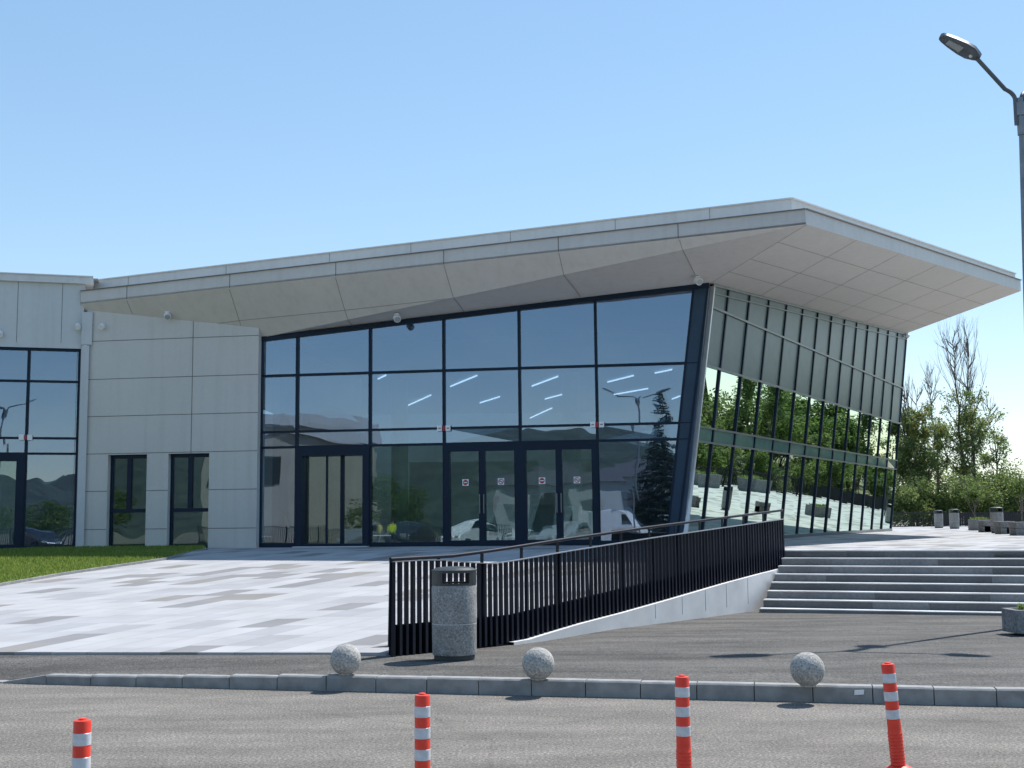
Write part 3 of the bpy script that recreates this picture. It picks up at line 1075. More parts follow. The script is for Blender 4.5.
# fascia
mb = MB()
mb.add([L1b, E1b, E1t, L1t], [(0, 1, 2, 3)])
mb.add([E1b, E2b, E2t, E1t], [(0, 1, 2, 3)])
F2t = F2 + V((0, 0, E2t.z - E2b.z + 0.1))
mb.add([E2b, F2, F2t, E2t], [(0, 1, 2, 3)])
inn = V((0, 0.25, 0))
nf = (E1b - L1b).cross(UPV).normalized()
if nf.y > 0:
    nf = -nf
for px in (126.8, 229.4, 335.4, 443.6, 558.8, 679.4):
    tpar = None
    p = onp(px, 260, L1b, nf)
    f = (p - L1b).dot(E1b - L1b) / (E1b - L1b).length_squared
    strip(mb, L1b.lerp(E1b, f), L1t.lerp(E1t, f), nf, 0.022)
# drip edge: thin dark line on top of the fascia
nr2 = (E2b - E1b).cross(UPV).normalized()
if nr2.x < 0:
    nr2 = -nr2
mb.beam(L1t + nf * 0.02, E1t + nf * 0.02, 0.02, 0.06, nf, 1)
mb.beam(E1t + nr2 * 0.02, E2t + nr2 * 0.02, 0.02, 0.06, nr2, 1)
mb.build('fascia', [M['fascia'], M['seam']], rf, fix=False)

# deck and parapet
PCt = aty(791.5, 198.8, 28.45)
PLt = aty(93.0, 281.0, 34.3)
PRt = aty(1015.2, 274.1, 41.8)
BL = V((-12.0, 56, L1t.z + 0.2))
BR = V((F2.x - 1.5, 58, F2t.z))
mb = MB()
mb.add([L1t, E1t, E2t, F2t, BR, BL, V((0, 46, E1t.z))], [(0, 1, 6), (1, 2, 6), (2, 3, 6), (3, 4, 6), (4, 5, 6), (5, 0, 6)])
mb.build('deck', M['roof'], rf, fix=False)
mb = MB()


def band(mb, a, b_, low, thick):
    lo = V((0, 0, -low))
    mb.prism([a, b_, b_ + lo, a + lo], thick)


nl_ = (PCt - PLt).cross(UPV).normalized()
if nl_.y < 0:
    nl_ = -nl_
nrr = (PRt - PCt).cross(UPV).normalized()
if nrr.x > 0:
    nrr = -nrr
band(mb, PLt, PCt, 0.75, nl_ * 0.2)
band(mb, PCt, PRt, 0.42, nrr * 0.2)
mb.beam(PLt + V((0, 0, .012)) + nl_ * .08, PCt + V((0, 0, .012)) + nl_ * .08, 0.26, 0.03, UPV)
mb.beam(PCt + V((0, 0, .012)) + nrr * .08, PRt + V((0, 0, .012)) + nrr * .08, 0.26, 0.03, UPV)
for f in (0.06, 0.22, 0.38, 0.5, 0.64, 0.78, 0.9):
    p = PLt.lerp(PCt, f)
    strip(mb, p, p - V((0, 0, .6)), -nl_, 0.012)
mb.build('parapet', [M['parapet'], M['seam']], rf, fix=False)

# -- clad wall with two windows
OW = 0.26                                        # the clad wall stands proud of the glass line


def wpt(px, py, off=OW):
    return onp(px, py, B + N_F * off, N_F)


def WS(px, py):
    return (wpt(px, py) - B).dot(D_F)


s_l, s_r = WS(84, 430), WS(257.6, 430)
wins = []
for (xa, xb, yt, yb) in ((107, 146, 455, 546.5), (167.5, 208.5, 453, 546.5)):
    wins.append((WS(xa, 500), WS(xb, 500), wpt((xa + xb) / 2, yt).z))
w0, w1 = wins
zwt = (w0[2] + w1[2]) / 2


def top_at(s):
    p = FP(s, 0, OW)
    return p1z(p.x, p.y) - 0.012


mb = MB()
TH = 0.34


def wall_quad(sa, sb, za, zb0, zb1):
    a, b_ = FP(sa, za, OW), FP(sb, za, OW)
    mb.prism([a, b_, FP(sb, zb1, OW), FP(sa, zb0, OW)], -N_F * TH, 0)


lowz = ZP - 0.1
wall_quad(s_l, w0[0], lowz, zwt, zwt)
wall_quad(w0[1], w1[0], lowz, zwt, zwt)
wall_quad(w1[1], s_r, lowz, zwt, zwt)
wall_quad(s_l, s_r, zwt, top_at(s_l), top_at(s_r))
# joints
sv = WS(192.3, 380)
zs = [wpt(172, y).z for y in (338.5, 377, 414.6, 452.4, 490.2, 528.7)]
e = OW
jw = 0.02
for i, z in enumerate(zs):
    rngs = [(s_l, s_r)] if z >= zwt - 0.05 else [(s_l, w0[0]), (w0[1], w1[0]), (w1[1], s_r)]
    for a, b_ in rngs:
        strip(mb, FP(a, z, e), FP(b_, z, e), N_F, jw)
strip(mb, FP(sv, zwt, e), FP(sv, top_at(sv), e), N_F, jw)
mb.build('wall', [M['panel'], M['seam']], pv, fix=False)

# windows
for (sa, sb, zt_) in wins:
    wn = sub('window', pv)
    mb = MB()
    o_ = OW - 0.20
    zb = ZP + 0.03
    zm = wpt(187, 510).z
    sm_ = sa + (sb - sa) * 0.48
    for p, q_ in (((sa, zb), (sa, zwt)), ((sb, zb), (sb, zwt)), ((sm_, zm), (sm_, zwt))):
        mb.beam(FP(p[0], p[1], o_), FP(q_[0], q_[1], o_), 0.12, 0.08, N_F)
    for z in (zb, zm, zwt - 0.05):
        mb.beam(FP(sa, z, o_ + .003), FP(sb, z, o_ + .003), 0.10, 0.08, N_F)
    mb.build('frame', M['frame'], wn)
    for (p0, p1_, q0, q1) in ((sa, sm_, zm, zwt), (sm_, sb, zm, zwt), (sa, sb, zb, zm)):
        m2 = MB()
        m2.prism([FP(p0 + .03, q0, o_ - .01), FP(p1_ - .03, q0, o_ - .01), FP(p1_ - .03, q1, o_ - .01), FP(p0 + .03, q1, o_ - .01)], -N_F * 0.02)
        m2.build('pane', M['glass_clear'], wn, fix=False)

# -- front glazing
colx = [260.5, 297.0, 370.2, 444.2, 520.2, 597.4]
cs = [fs(x, 430) for x in colx]
z1, z2, z3 = 5.78, 4.23, 3.81
s_top0, s_top1 = (G0 - B).dot(D_F), (F1 - B).dot(D_F)


def ftop(s):
    return G0.z + (F1.z - G0.z) * (s - s_top0) / (s_top1 - s_top0) - 0.05


ia, ib = fpt(669.0, 521), fpt(693.5, 288)           # inner edge of the slanted corner column


def s_in(z):
    f = (z - ia.z) / (ib.z - ia.z)
    return (ia - B).dot(D_F) + ((ib - B).dot(D_F) - (ia - B).dot(D_F)) * f


oa, ob = fpt(680.5, 521), fpt(709.0, 284.5)           # its outer edge


def s_out(z):
    f = (z - oa.z) / (ob.z - oa.z)
    return (oa - B).dot(D_F) + ((ob - B).dot(D_F) - (oa - B).dot(D_F)) * f


cw = sub('curtain_wall', pv)
mb = MB()
FD = 0.10
for i, s in enumerate(cs):
    mb.beam(FP(s, ZP - .02), FP(s, ftop(s)), 0.075 if i else 0.10, FD, N_F)
for (z, w) in ((z1, 0.065), (z2, 0.06), (z3, 0.065)):
    mb.beam(FP(cs[0], z, .002), FP(s_in(z), z, .002), w, FD, N_F)
mb.beam(FP(cs[0] - .05, ftop(cs[0]), .003), FP(s_out(F1.z), ftop(s_out(F1.z)), .003), 0.13, FD + .02, N_F)
for a, b_ in ((cs[0], cs[1]), (cs[2], cs[3]), (cs[5], s_in(ZP))):
    mb.beam(FP(a, ZP + .05, .003), FP(b_, ZP + .05, .003), 0.13, FD, N_F)
mb.build('frame', M['frame'], cw)
rj = random.Random(11)


def pane(parent, poly, off, mat, name='glass_pane', wob=0.004):
    m2 = MB()
    pts_ = [FP(s, z, off + rj.uniform(-wob, wob)) for (s, z) in poly]
    m2.prism(pts_, -N_F * 0.02)
    return m2.build(name, mat, parent, fix=False)


edges = [(lambda z, s=s: s) for s in cs] + [s_in]
for c in range(6):
    ea, eb_ = edges[c], edges[c + 1]
    rows = [(ZP + .1, z3), (z3, z2), (z2, z1), (z1, None)]
    for r, (za, zb) in enumerate(rows):
        if r == 0 and c in (1, 3, 4):
            continue
        if zb is None:
            poly = [(ea(za), za), (eb_(za), za), (eb_(ftop(0)), ftop(eb_(ftop(0)))), (ea(za), ftop(ea(za)))]
        else:
            poly = [(ea(za), za), (eb_(za), za), (eb_(zb), zb), (ea(zb), zb)]
        pane(cw, poly, -0.01, M['glass_clear'] if r == 0 and c == 2 else M['glass'])

# slanted corner column
mb = MB()
zt0 = ftop(s_in(7.6))
mb.prism([FP(s_in(ZP), ZP, .02), FP(s_out(ZP), ZP, .02), FP(s_out(F1.z - .04), F1.z - .04, .02), FP(s_in(ib.z), ftop(s_in(ib.z)), .02)], -N_F * 0.3, 0)
mb.add([FP(s_out(ZP), ZP, .02), FP(s_out(F1.z - .04), F1.z - .04, .02), RP(-.05, F1.z - .04, .0), RP(-.05, ZP, .0)], [(0, 1, 2, 3)])
for f in (z1, z2, z3):
    strip(mb, FP(s_in(f), f, .02), FP(s_out(f), f, .02), N_F, 0.03)
mb.beam(FP(s_in(ZP), ZP, .021), FP(s_in(ib.z), ib.z, .021), .06, .05, N_F, 1)
mb.beam(FP(s_out(ZP) - .03, ZP, .021), FP(s_out(F1.z) - .03, F1.z - .06, .021), .05, .05, N_F, 1)
mb.build('column', [M['column'], M['frame']], pv, fix=False)


# -- doors
def sticker(parent, px, py, kind, s_off=0.03, size=0.17):
    c = fpt(px, py, s_off)
    s, z = (c - B).dot(D_F), c.z
    m2 = MB()
    h = size / 2
    m2.prism([FP(s - h, z - h, s_off), FP(s + h, z - h, s_off), FP(s + h, z + h, s_off), FP(s - h, z + h, s_off)], -N_F * .003, 0)
    n = 20
    ring = [(math.cos(2 * math.pi * k / n), math.sin(2 * math.pi * k / n)) for k in range(n)]
    if kind == 'no_entry':
        m2.prism([FP(s + x * h * .82, z + y * h * .82, s_off + .002) for x, y in ring], -N_F * .0015, 1)
        m2.prism([FP(s + x, z + y, s_off + .004) for x, y in ((-h * .55, -h * .16), (h * .55, -h * .16), (h * .55, h * .16), (-h * .55, h * .16))], -N_F * .0015, 0)
    else:
        for k in range(n):
            (x0, y0), (x1, y1) = ring[k], ring[(k + 1) % n]
            m2.prism([FP(s + x0 * h * .85, z + y0 * h * .85, s_off + .002), FP(s + x1 * h * .85, z + y1 * h * .85, s_off + .002),
                      FP(s + x1 * h * .62, z + y1 * h * .62, s_off + .002), FP(s + x0 * h * .62, z + y0 * h * .62, s_off + .002)], -N_F * .0015, 1)
        m2.prism([FP(s + x, z + y, s_off + .003) for x, y in ((-h * .55, -h * .1), (h * .4, -h * .1), (h * .4, h * .1), (-h * .55, h * .1))], -N_F * .001, 2)
        m2.beam(FP(s - h * .55, z + h * .55, s_off + .0035), FP(s + h * .55, z - h * .55, s_off + .0035), h * .2, .001, N_F, 1)
    m2.build('sticker', [M['sign_white'], M['sign_red'], M['sign_dark']], parent, fix=False)


def double_door(sa, sb, stick):
    d = sub('door', pv)
    mb = MB()
    zt = z3 - 0.03
    zb = ZP + 0.02
    fw = 0.16
    o_ = 0.012
    mb.beam(FP(sa + fw / 2, zb, o_), FP(sa + fw / 2, zt, o_), fw, .12, N_F)
    mb.beam(FP(sb - fw / 2, zb, o_), FP(sb - fw / 2, zt, o_), fw, .12, N_F)
    sm = (sa + sb) / 2
    mb.beam(FP(sm, zb, o_), FP(sm, zt, o_), 0.17, .12, N_F)
    mb.beam(FP(sa, zt - .09, o_ + .002), FP(sb, zt - .09, o_ + .002), 0.18, .12, N_F)
    mb.beam(FP(sa, zb + .06, o_ + .002), FP(sb, zb + .06, o_ + .002), 0.14, .12, N_F)
    mb.build('door_frame', M['frame'], d)
    for a, b_ in ((sa + fw, sm - .085), (sm + .085, sb - fw)):
        pane(d, [(a, zb + .1), (b_, zb + .1), (b_, zt - .15), (a, zt - .15)], -0.01, M['glass_clear'])
    for sgn in (-1, 1):
        m2 = MB()
        m2.tube([FP(sm + sgn * .055, ZP + .85, .12), FP(sm + sgn * .055, ZP + 1.35, .12)], .016, 8)
        for z in (ZP + .9, ZP + 1.3):
            m2.tube([FP(sm + sgn * .055, z, .05), FP(sm + sgn * .055, z, .12)], .01, 6)
        m2.build('handle', M['frame_grey'], d, smooth=True)
    for (px, py, k) in stick:
        sticker(d, px, py, k)
    return d


double_door(cs[3], cs[4], [(465.5, 482.5, 'no_entry'), (501, 481.5, 'no_smoking')])
double_door(cs[4], cs[5], [(542, 480.7, 'no_entry'), (577, 480, 'no_smoking')])
# sliding entrance, set back in a deep dark frame
d = sub('door', pv)
mb = MB()
sa, sb = cs[1], cs[2]
zt, zb = z3 - .02, ZP + .02
for s in (sa + .09, sb - .10):
    mb.beam(FP(s, zb, -.12), FP(s, zt, -.12), .18, .42, N_F)
mb.beam(FP(sa, zt - .11, -.118), FP(sb, zt - .11, -.118), .24, .42, N_F)
mb.beam(FP(sa, zb + .03, -.10), FP(sb, zb + .03, -.10), .08, .36, N_F)
for f in (0.36, 0.60, 0.635):
    s = sa + .18 + (sb - sa - .36) * f
    mb.beam(FP(s, zb, -.2), FP(s, zt - .2, -.2), .05, .05, N_F)
mb.build('door_frame', M['frame'], d)
for f0, f1 in ((0.0, .36), (.36, .60), (.635, 1.0)):
    a = sa + .18 + (sb - sa - .36) * f0
    b_ = sa + .18 + (sb - sa - .36) * f1
    pane(d, [(a, zb + .06), (b_, zb + .06), (b_, zt - .22), (a, zt - .22)], -0.2, M['glass_clear'])
mb = MB()
mb.box(FP((sa + sb) / 2, ZP + .012, .16), (sb - sa, .3, .02), math.atan2(D_F.y, D_F.x))
mb.build('threshold', M['white_wall'], d)

# white notice plates where mullion and transom cross
for px, py in ((443.8, 428.3), (597.2, 424.6)):
    c = fpt(px, py, .07)
    s, z = (c - B).dot(D_F), c.z
    m2 = MB()
    for sg in (-1, 1):
        c2 = FP(s + sg * .115, z, .07)
        m2.box(c2, (.13, .035, .15), math.atan2(D_F.y, D_F.x), 0)
        m2.box(FP(s + sg * .115, z, .09), (.07, .004, .03), math.atan2(D_F.y, D_F.x), 2)
    m2.box(FP(s, z, .072), (.06, .04, .13), math.atan2(D_F.y, D_F.x), 1)
    m2.build('notice_plate', [M['sign_white'], M['sign_red'], M['frame_grey']], pv, fix=False)

# -- leaning side glazing
LR = (C - B).length
cr = sub('curtain_wall', pv)
nS = 14
sst = [0.06] + [1.28 + 1.787 * k for k in range(13)] + [LR - 0.02]
tls = (F1R - B - LEAN * (F1R.z - ZP)).dot(U_R)
tle = (F2 - B - LEAN * (F2.z - ZP)).dot(U_R)


def rtop(s):
    f = (s - tls) / (tle - tls)
    return F1R.z + (F2.z - F1R.z) * f - 0.03


mb = MB()
for i, s in enumerate(sst):
    mb.beam(RP(s, ZP), RP(s, rtop(s)), 0.075, 0.09, N_R, 0)
zr = [onp(790, y_, B, N_R).z for y_ in (340.5, 390.6, 442.2, 454.2)]
for z, w in zip(zr, (.06, .06, .05, .05)):
    mb.beam(RP(0.0, z, .03), RP(LR, z, .03), w, 0.05, N_R, 1)
mb.beam(RP(0, ZP + .05, .03), RP(LR, ZP + .05, .03), .12, .08, N_R, 1)
mb.beam(RP(0, rtop(0), .03), RP(LR, rtop(LR), .03), .06, .06, N_R, 1)
mb.beam(RP(0, rtop(0) - .22, .03), RP(LR, rtop(LR) - .22, .03), .03, .04, N_R, 1)
mb.build('frame', [M['frame'], M['frame_grey']], cr)
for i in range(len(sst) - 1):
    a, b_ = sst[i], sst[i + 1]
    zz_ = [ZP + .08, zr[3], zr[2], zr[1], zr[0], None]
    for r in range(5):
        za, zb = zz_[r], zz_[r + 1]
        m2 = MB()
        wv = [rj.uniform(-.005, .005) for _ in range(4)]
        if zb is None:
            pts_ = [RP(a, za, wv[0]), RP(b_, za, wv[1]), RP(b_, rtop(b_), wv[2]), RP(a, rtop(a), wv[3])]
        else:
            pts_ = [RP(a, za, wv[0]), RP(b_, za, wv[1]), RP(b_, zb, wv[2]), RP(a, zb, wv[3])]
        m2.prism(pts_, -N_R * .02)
        m2.build('glass_pane', M['spandrel'] if r == 1 else M['reflection_paint'] if r >= 3 else M['glass_green'], cr, fix=False)  # two upper rows carry the painted soffit reflection
mb = MB()
mb.beam(RP(-.04, ZP, .05), RP(-.04, rtop(0) - .05, .05), .075, .12, N_R)
mb.build('edge_trim', M['edge_trim'], pv)

# -- interior shell
IL = FP(s_l, ZP, -.4)
mb = MB()
hall = [B - N_F * -0.0, C, V((C.x - 4, C.y + 6, ZP)), V((-9, 60, ZP)), V((-12.0, 57, ZP)), FP(s_l, ZP, 0)]
hall = [V((p.x, p.y, ZP + 0.006)) for p in hall]
mb.add(hall, [tuple(range(len(hall)))])
mb.build('floor', M['in_floor'], pv, fix=False)
mb = MB()
def zhi(p):
    return 9.4 if p.x > 10 else 6.86


seq = [C, V((C.x - 4, C.y + 6, ZP)), V((-9, 60, ZP)), V((-12.0, 57, ZP)), FP(s_l, ZP, -.3)]
for a, b_ in zip(seq[:-1], seq[1:]):
    mb.add([V((a.x, a.y, ZP)), V((b_.x, b_.y, ZP)), V((b_.x, b_.y, zhi(b_))), V((a.x, a.y, zhi(a)))], [(0, 1, 2, 3)])
# wall beside the entrance hall (behind the clad front)
a, b_ = FP(s_r + .4, ZP, -.36), FP(s_r + .2, ZP, -9)
mb.prism([a, b_, V((b_.x, b_.y, 7)), V((a.x, a.y, 7))], -D_F * .2)
mb.build('inner_wall', M['in_wall'], pv, fix=False)
mb = MB()
zc = 6.75
cp = [FP(s_l, zc, -1.2), FP(0.6, zc, -1.2), V((C.x - 1.5, C.y - 2, zc)), V((C.x - 5, C.y + 4, zc)), V((-11, 57, zc))]
mb.prism([V((p.x, p.y, zc)) for p in cp], (0, 0, .1))
mb.build('ceiling', M['in_ceil'], pv, fix=False)
lights = [((400, 409), (431, 395)), ((450.4, 386.4), (477, 375.5)), ((480, 402.8), (499.8, 396.6)), ((532, 386), (558, 376.4)), ((545, 399), (577.6, 390.3)),
          ((607.6, 382), (633.6, 375.5)), ((614, 394.5), (648, 388.5)), ((530, 418), (552, 408)), ((378, 379), (386, 375)), ((672, 399), (680, 396)), ((655, 373), (672, 369.5))]
for (a, b_) in lights:
    mb = MB()
    p, q_ = onz(*a, zc - .06), onz(*b_, zc - .06)
    mb.beam(p, q_, .03, .05, UPV)
    mb.build('ceiling_light', M['in_light'], pv)
for (x, y) in ((2.0, 41.0), (-4.0, 43.0), (7.5, 47), (9.5, 50.5), (-8, 45)):
    mb = MB()
    mb.lathe([(.3, 0), (.3, zc - ZP - .01)], 20, (x, y, ZP + .007))
    mb.build('pillar', M['in_pillar'], pv, smooth=True)
for (x, y, w, h) in ((-1.5, 47, 5.0, 2.9), (4.2, 52, 3.0, 3.2), (-7.2, 44, 2.2, 2.6)):   # inner partitions
    mb = MB()
    mb.box((x, y, ZP + .008 + h / 2), (w, .15, h))
    mb.build('partition', M['in_pillar'], pv)
mb = MB()
mb.box((-0.2, 40.2, ZP + .56), (3.2, .8, 1.1))
mb.box((-0.2, 40.1, ZP + 1.13), (3.4, 1.0, .05))
mb.build('counter', M['in_wall'], pv)

# ------------------------------------------------------------------ annex on the left
AX = V((FP(s_l, ZP, OW + .05).x - .12, FP(s_l, ZP, OW + .05).y, 0))
D_A = V((-3.4, -1, 0)).normalized()
N_A = V((D_A.y, -D_A.x, 0))
if N_A.y > 0:
    N_A = -N_A
ax = empty('annex_building', AX + V((-3, 1.2, ZP)), 'pale metal panelled annex with dark framed windows left of the pavilion', 'building')


def apt(px, py, off=0.0):
    return onp(px, py, AX + N_A * off, N_A)


def AS(px, py):
    return (apt(px, py) - AX).dot(D_A)


def AP(s, z, off=0.0):
    p = AX + D_A * s + N_A * off
    return V((p.x, p.y, z))


LA = 9.0
zhead0, zhead1 = apt(78, 347.0).z, apt(0, 348.3).z
sA78, sA25, sA0 = AS(77, 450), AS(25.8, 450), AS(0, 450)
ztp = apt(40, 276).z
zbd = apt(40, 282.6).z
zhead = (zhead0 + zhead1) / 2
mb = MB()
mb.prism([AP(-.05, zhead), AP(LA, zhead), AP(LA, zbd + .1), AP(-.05, zbd + .1)], -N_A * .3, 0)
for px in (17.5, 62):
    s = AS(px, 310)
    strip(mb, AP(s, zhead), AP(s, zbd), N_A, .014)
mb.prism([AP(0.0, zhead - .002, .012), AP(LA, zhead - .002, .012), AP(LA, zhead + .14, .012), AP(0.0, zhead + .14, .012)], -N_A * .01, 2)
mb.prism([AP(-.05, ZP - .1), AP(sA78 - .03, ZP - .1), AP(sA78 - .03, zhead), AP(-.05, zhead)], -N_A * .3, 0)
mb.build('wall', [M['annex'], M['seam'], M['trim']], ax, fix=False)
mb = MB()
mb.prism([AP(-.28, zbd, .12), AP(LA, zbd, .12), AP(LA, ztp, .12), AP(-.28, ztp, .12)], -N_A * .5, 0)
mb.prism([AP(-.28, ztp + .001, .15), AP(LA, ztp + .001, .15), AP(LA, ztp + .035, .15), AP(-.28, ztp + .035, .15)], -N_A * .5, 0)
pa = aty(95, 290, 34.4)
mb.build('parapet', M['parapet'], ax, fix=False)
cwn = sub('curtain_wall', ax)
mb = MB()
zA1, zA2, zA3 = apt(40, 381).z, apt(40, 438).z, apt(40, 453.5).z
sends = [sA78, sA25, sA25 + (sA25 - sA78), sA25 + 2 * (sA25 - sA78)]
for s in sends:
    mb.beam(AP(s, ZP, -.08), AP(s, zhead, -.08), .08, .10, N_A)
for z in (zA1, zA2, zA3):
    mb.beam(AP(sends[0], z, -.077), AP(sends[-1], z, -.077), .06, .10, N_A)
mb.beam(AP(sends[0], zhead - .03, -.075), AP(sends[-1], zhead - .03, -.075), .09, .10, N_A)
mb.beam(AP(sends[0], ZP + .05, -.077), AP(sends[1], ZP + .05, -.077), .12, .10, N_A)
mb.build('frame', M['frame'], cwn)
for k in range(3):
    a, b_ = sends[k], sends[k + 1]
    for r, (za, zb) in enumerate(((ZP + .1, zA3), (zA3, zA2), (zA2, zA1), (zA1, zhead))):
        if r == 0 and k == 1:
            continue
        m2 = MB()
        m2.prism([AP(a, za, -.09 + rj.uniform(-.003, .003)), AP(b_, za, -.09 + rj.uniform(-.003, .003)), AP(b_, zb, -.09), AP(a, zb, -.09 + rj.uniform(-.003, .003))], -N_A * .02)
        m2.build('glass_pane', M['glass'], cwn, fix=False)
dd = sub('door', ax)
mb = MB()
a, b_ = sends[1] + .03, sends[2] - .03
for s in (a + .09, b_ - .09):
    mb.beam(AP(s, ZP + .02, -.06), AP(s, zA3 - .03, -.06), .22, .12, N_A)
mb.beam(AP(a, zA3 - .12, -.058), AP(b_, zA3 - .12, -.058), .18, .12, N_A)
mb.beam(AP(a, ZP + .08, -.058), AP(b_, ZP + .08, -.058), .14, .12, N_A)
mb.build('door_frame', M['frame'], dd)
m2 = MB()
m2.prism([AP(a + .19, ZP + .12, -.08), AP(b_ - .19, ZP + .12, -.08), AP(b_ - .19, zA3 - .2, -.08), AP(a + .19, zA3 - .2, -.08)], -N_A * .02)
m2.build('glass_pane', M['glass_clear'], dd, fix=False)
c = apt(25.6, 437.4, -.02)
s, z = (c - AX).dot(D_A), c.z
m2 = MB()
an_ = math.atan2(D_A.y, D_A.x)
for sg in (-1, 1):
    m2.box(AP(s + sg * .11, z, -.01), (.13, .035, .15), an_, 0)
m2.box(AP(s, z, -.009), (.055, .04, .12), an_, 1)
m2.build('notice_plate', [M['sign_white'], M['sign_red']], ax, fix=False)
# pilaster trim in the corner between annex and pavilion wall
mb = MB()
pl0 = FP(s_l, 0, OW)
zc0 = wpt(86, 346).z
mb.box((pl0.x + .0, pl0.y - .06, (ZP - .05 + zc0) / 2), (.2, .14, zc0 - ZP + .05), an_)
mb.box((pl0.x + .03, pl0.y - .07, (zc0 + top_at(s_l)) / 2 - .03), (.28, .12, top_at(s_l) - zc0 - .1), an_)
mb.build('corner_trim', M['trim'], ax)
mb = MB()                                             # closed dark room behind the annex glass
r0, r1 = AP(0.1, ZP), AP(LA, ZP)
r2, r3 = r1 - N_A * 7, r0 - N_A * 7
mb.add([r0, r1, r2, r3] + [p + V((0, 0, zhead - ZP)) for p in (r0, r1, r2, r3)], [(0, 1, 2, 3), (7, 6, 5, 4), (1, 2, 6, 5), (2, 3, 7, 6), (3, 0, 4, 7)])
mb.build('inner_wall', M['in_wall'], ax, fix=False)
mb = MB()
mb.add([AP(-.4, ztp - .02, .1), AP(LA, ztp - .02, .1), AP(LA, ztp - .02, -10), AP(-.4, ztp - .02, -10)], [(0, 1, 2, 3)])
mb.build('roof', M['roof'], ax, fix=False)


# ------------------------------------------------------------------ wall and soffit spotlights
def spot(loc, n, label, big=True):
    t = empty('spotlight', loc, label, 'spotlight', 'white outdoor spotlights on the building')
    n = V(n).normalized()
    s = .10 if big else .075
    m2 = MB()
    m2.box((0, 0, -.02), (.12, .12, .03))
    m2.tube([(0, 0, -.03), (0, 0, -.10)], .012, 8)
    local_build(m2, 'bracket', M['white'], t)
    m2 = MB()
    m2.tube([(-n.x * .02, -n.y * .02, -.10), (n.x * .09, n.y * .09, -.17)], [s, s * .95], 16)
    local_build(m2, 'housing', M['white'], t, smooth=True)
    m2 = MB()
    m2.tube([(n.x * .091, n.y * .091, -.171), (n.x * .10, n.y * .10, -.178)], s * .78, 16)
    local_build(m2, 'lens', M['lens'], t, smooth=True)
    return t


def on_soffit(px, py, P, n):
    return onp(px, py, P, n)


spot(onp(167.5, 311.5, L1b, P1n) - V((0, 0, .0)), (0.3, -1, 0), 'small white spotlight under the soffit above the grey clad wall')
spot(onp(397, 313.5, E1b, P2n), (0.2, -1, 0), 'small white spotlight under the soffit over the third glass bay')
spot(onp(697.5, 276, E1b, P2n), (0.5, -1, 0), 'white spotlight under the soffit at the top of the leaning corner')
spot(p3(.985, .995), (1, -.2, 0), 'grey spotlight at the far end of the soffit above the trees')


def wall_spot(p, n, label):
    t = empty('spotlight', p, label, 'spotlight', 'white outdoor spotlights on the building')
    n = V(n).normalized()
    m2 = MB()
    m2.tube([(0, 0, 0), n * .05], .055, 14)
    local_build(m2, 'bracket', M['white'], t, smooth=True)
    m2 = MB()
    m2.tube([n * .06 + V((.0, 0, .05)), n * .16 + V((0, 0, -.04))], [.07, .085], 14)
    local_build(m2, 'housing', M['white'], t, smooth=True)


wall_spot(wpt(103.5, 327), N_F, 'small white wall lamp at the top left of the grey clad wall')
wall_spot(apt(78, 327, .05), N_A, 'small white wall lamp at the right end of the annex')
wall_spot(apt(0.5, 334.5, .01), N_A, 'small white wall lamp at the left frame edge of the annex')

# ------------------------------------------------------------------ stone balls on the kerb
proto = None
for (px, py, lab) in ((345.5, 674.6, 'grey concrete ball on the kerb left of the litter bin'),
                      (538.5, 679.6, 'grey concrete ball on the kerb in the middle, right of the litter bin'),
                      (808, 686.2, 'grey concrete ball on the kerb at the right, before the steps')):
    p = onz(px, py, ZA + .004)
    r = 0.166
    if proto is None:
        mb = MB()
        mb.ball((0, 0, r * .97), r, n=40, m=26)
        mb.lathe([(.075, 0), (.075, .02)], 20, (0, 0, 0))
        proto = mb.build('concrete_ball', M['ball'], smooth=True)
        o = proto
    else:
        o = proto.copy()
        COL.objects.link(o)
        o.rotation_euler = (0, 0, random.uniform(0, 6))
    o.location = p
    tag(o, lab, 'bollard', 'concrete balls along the kerb')

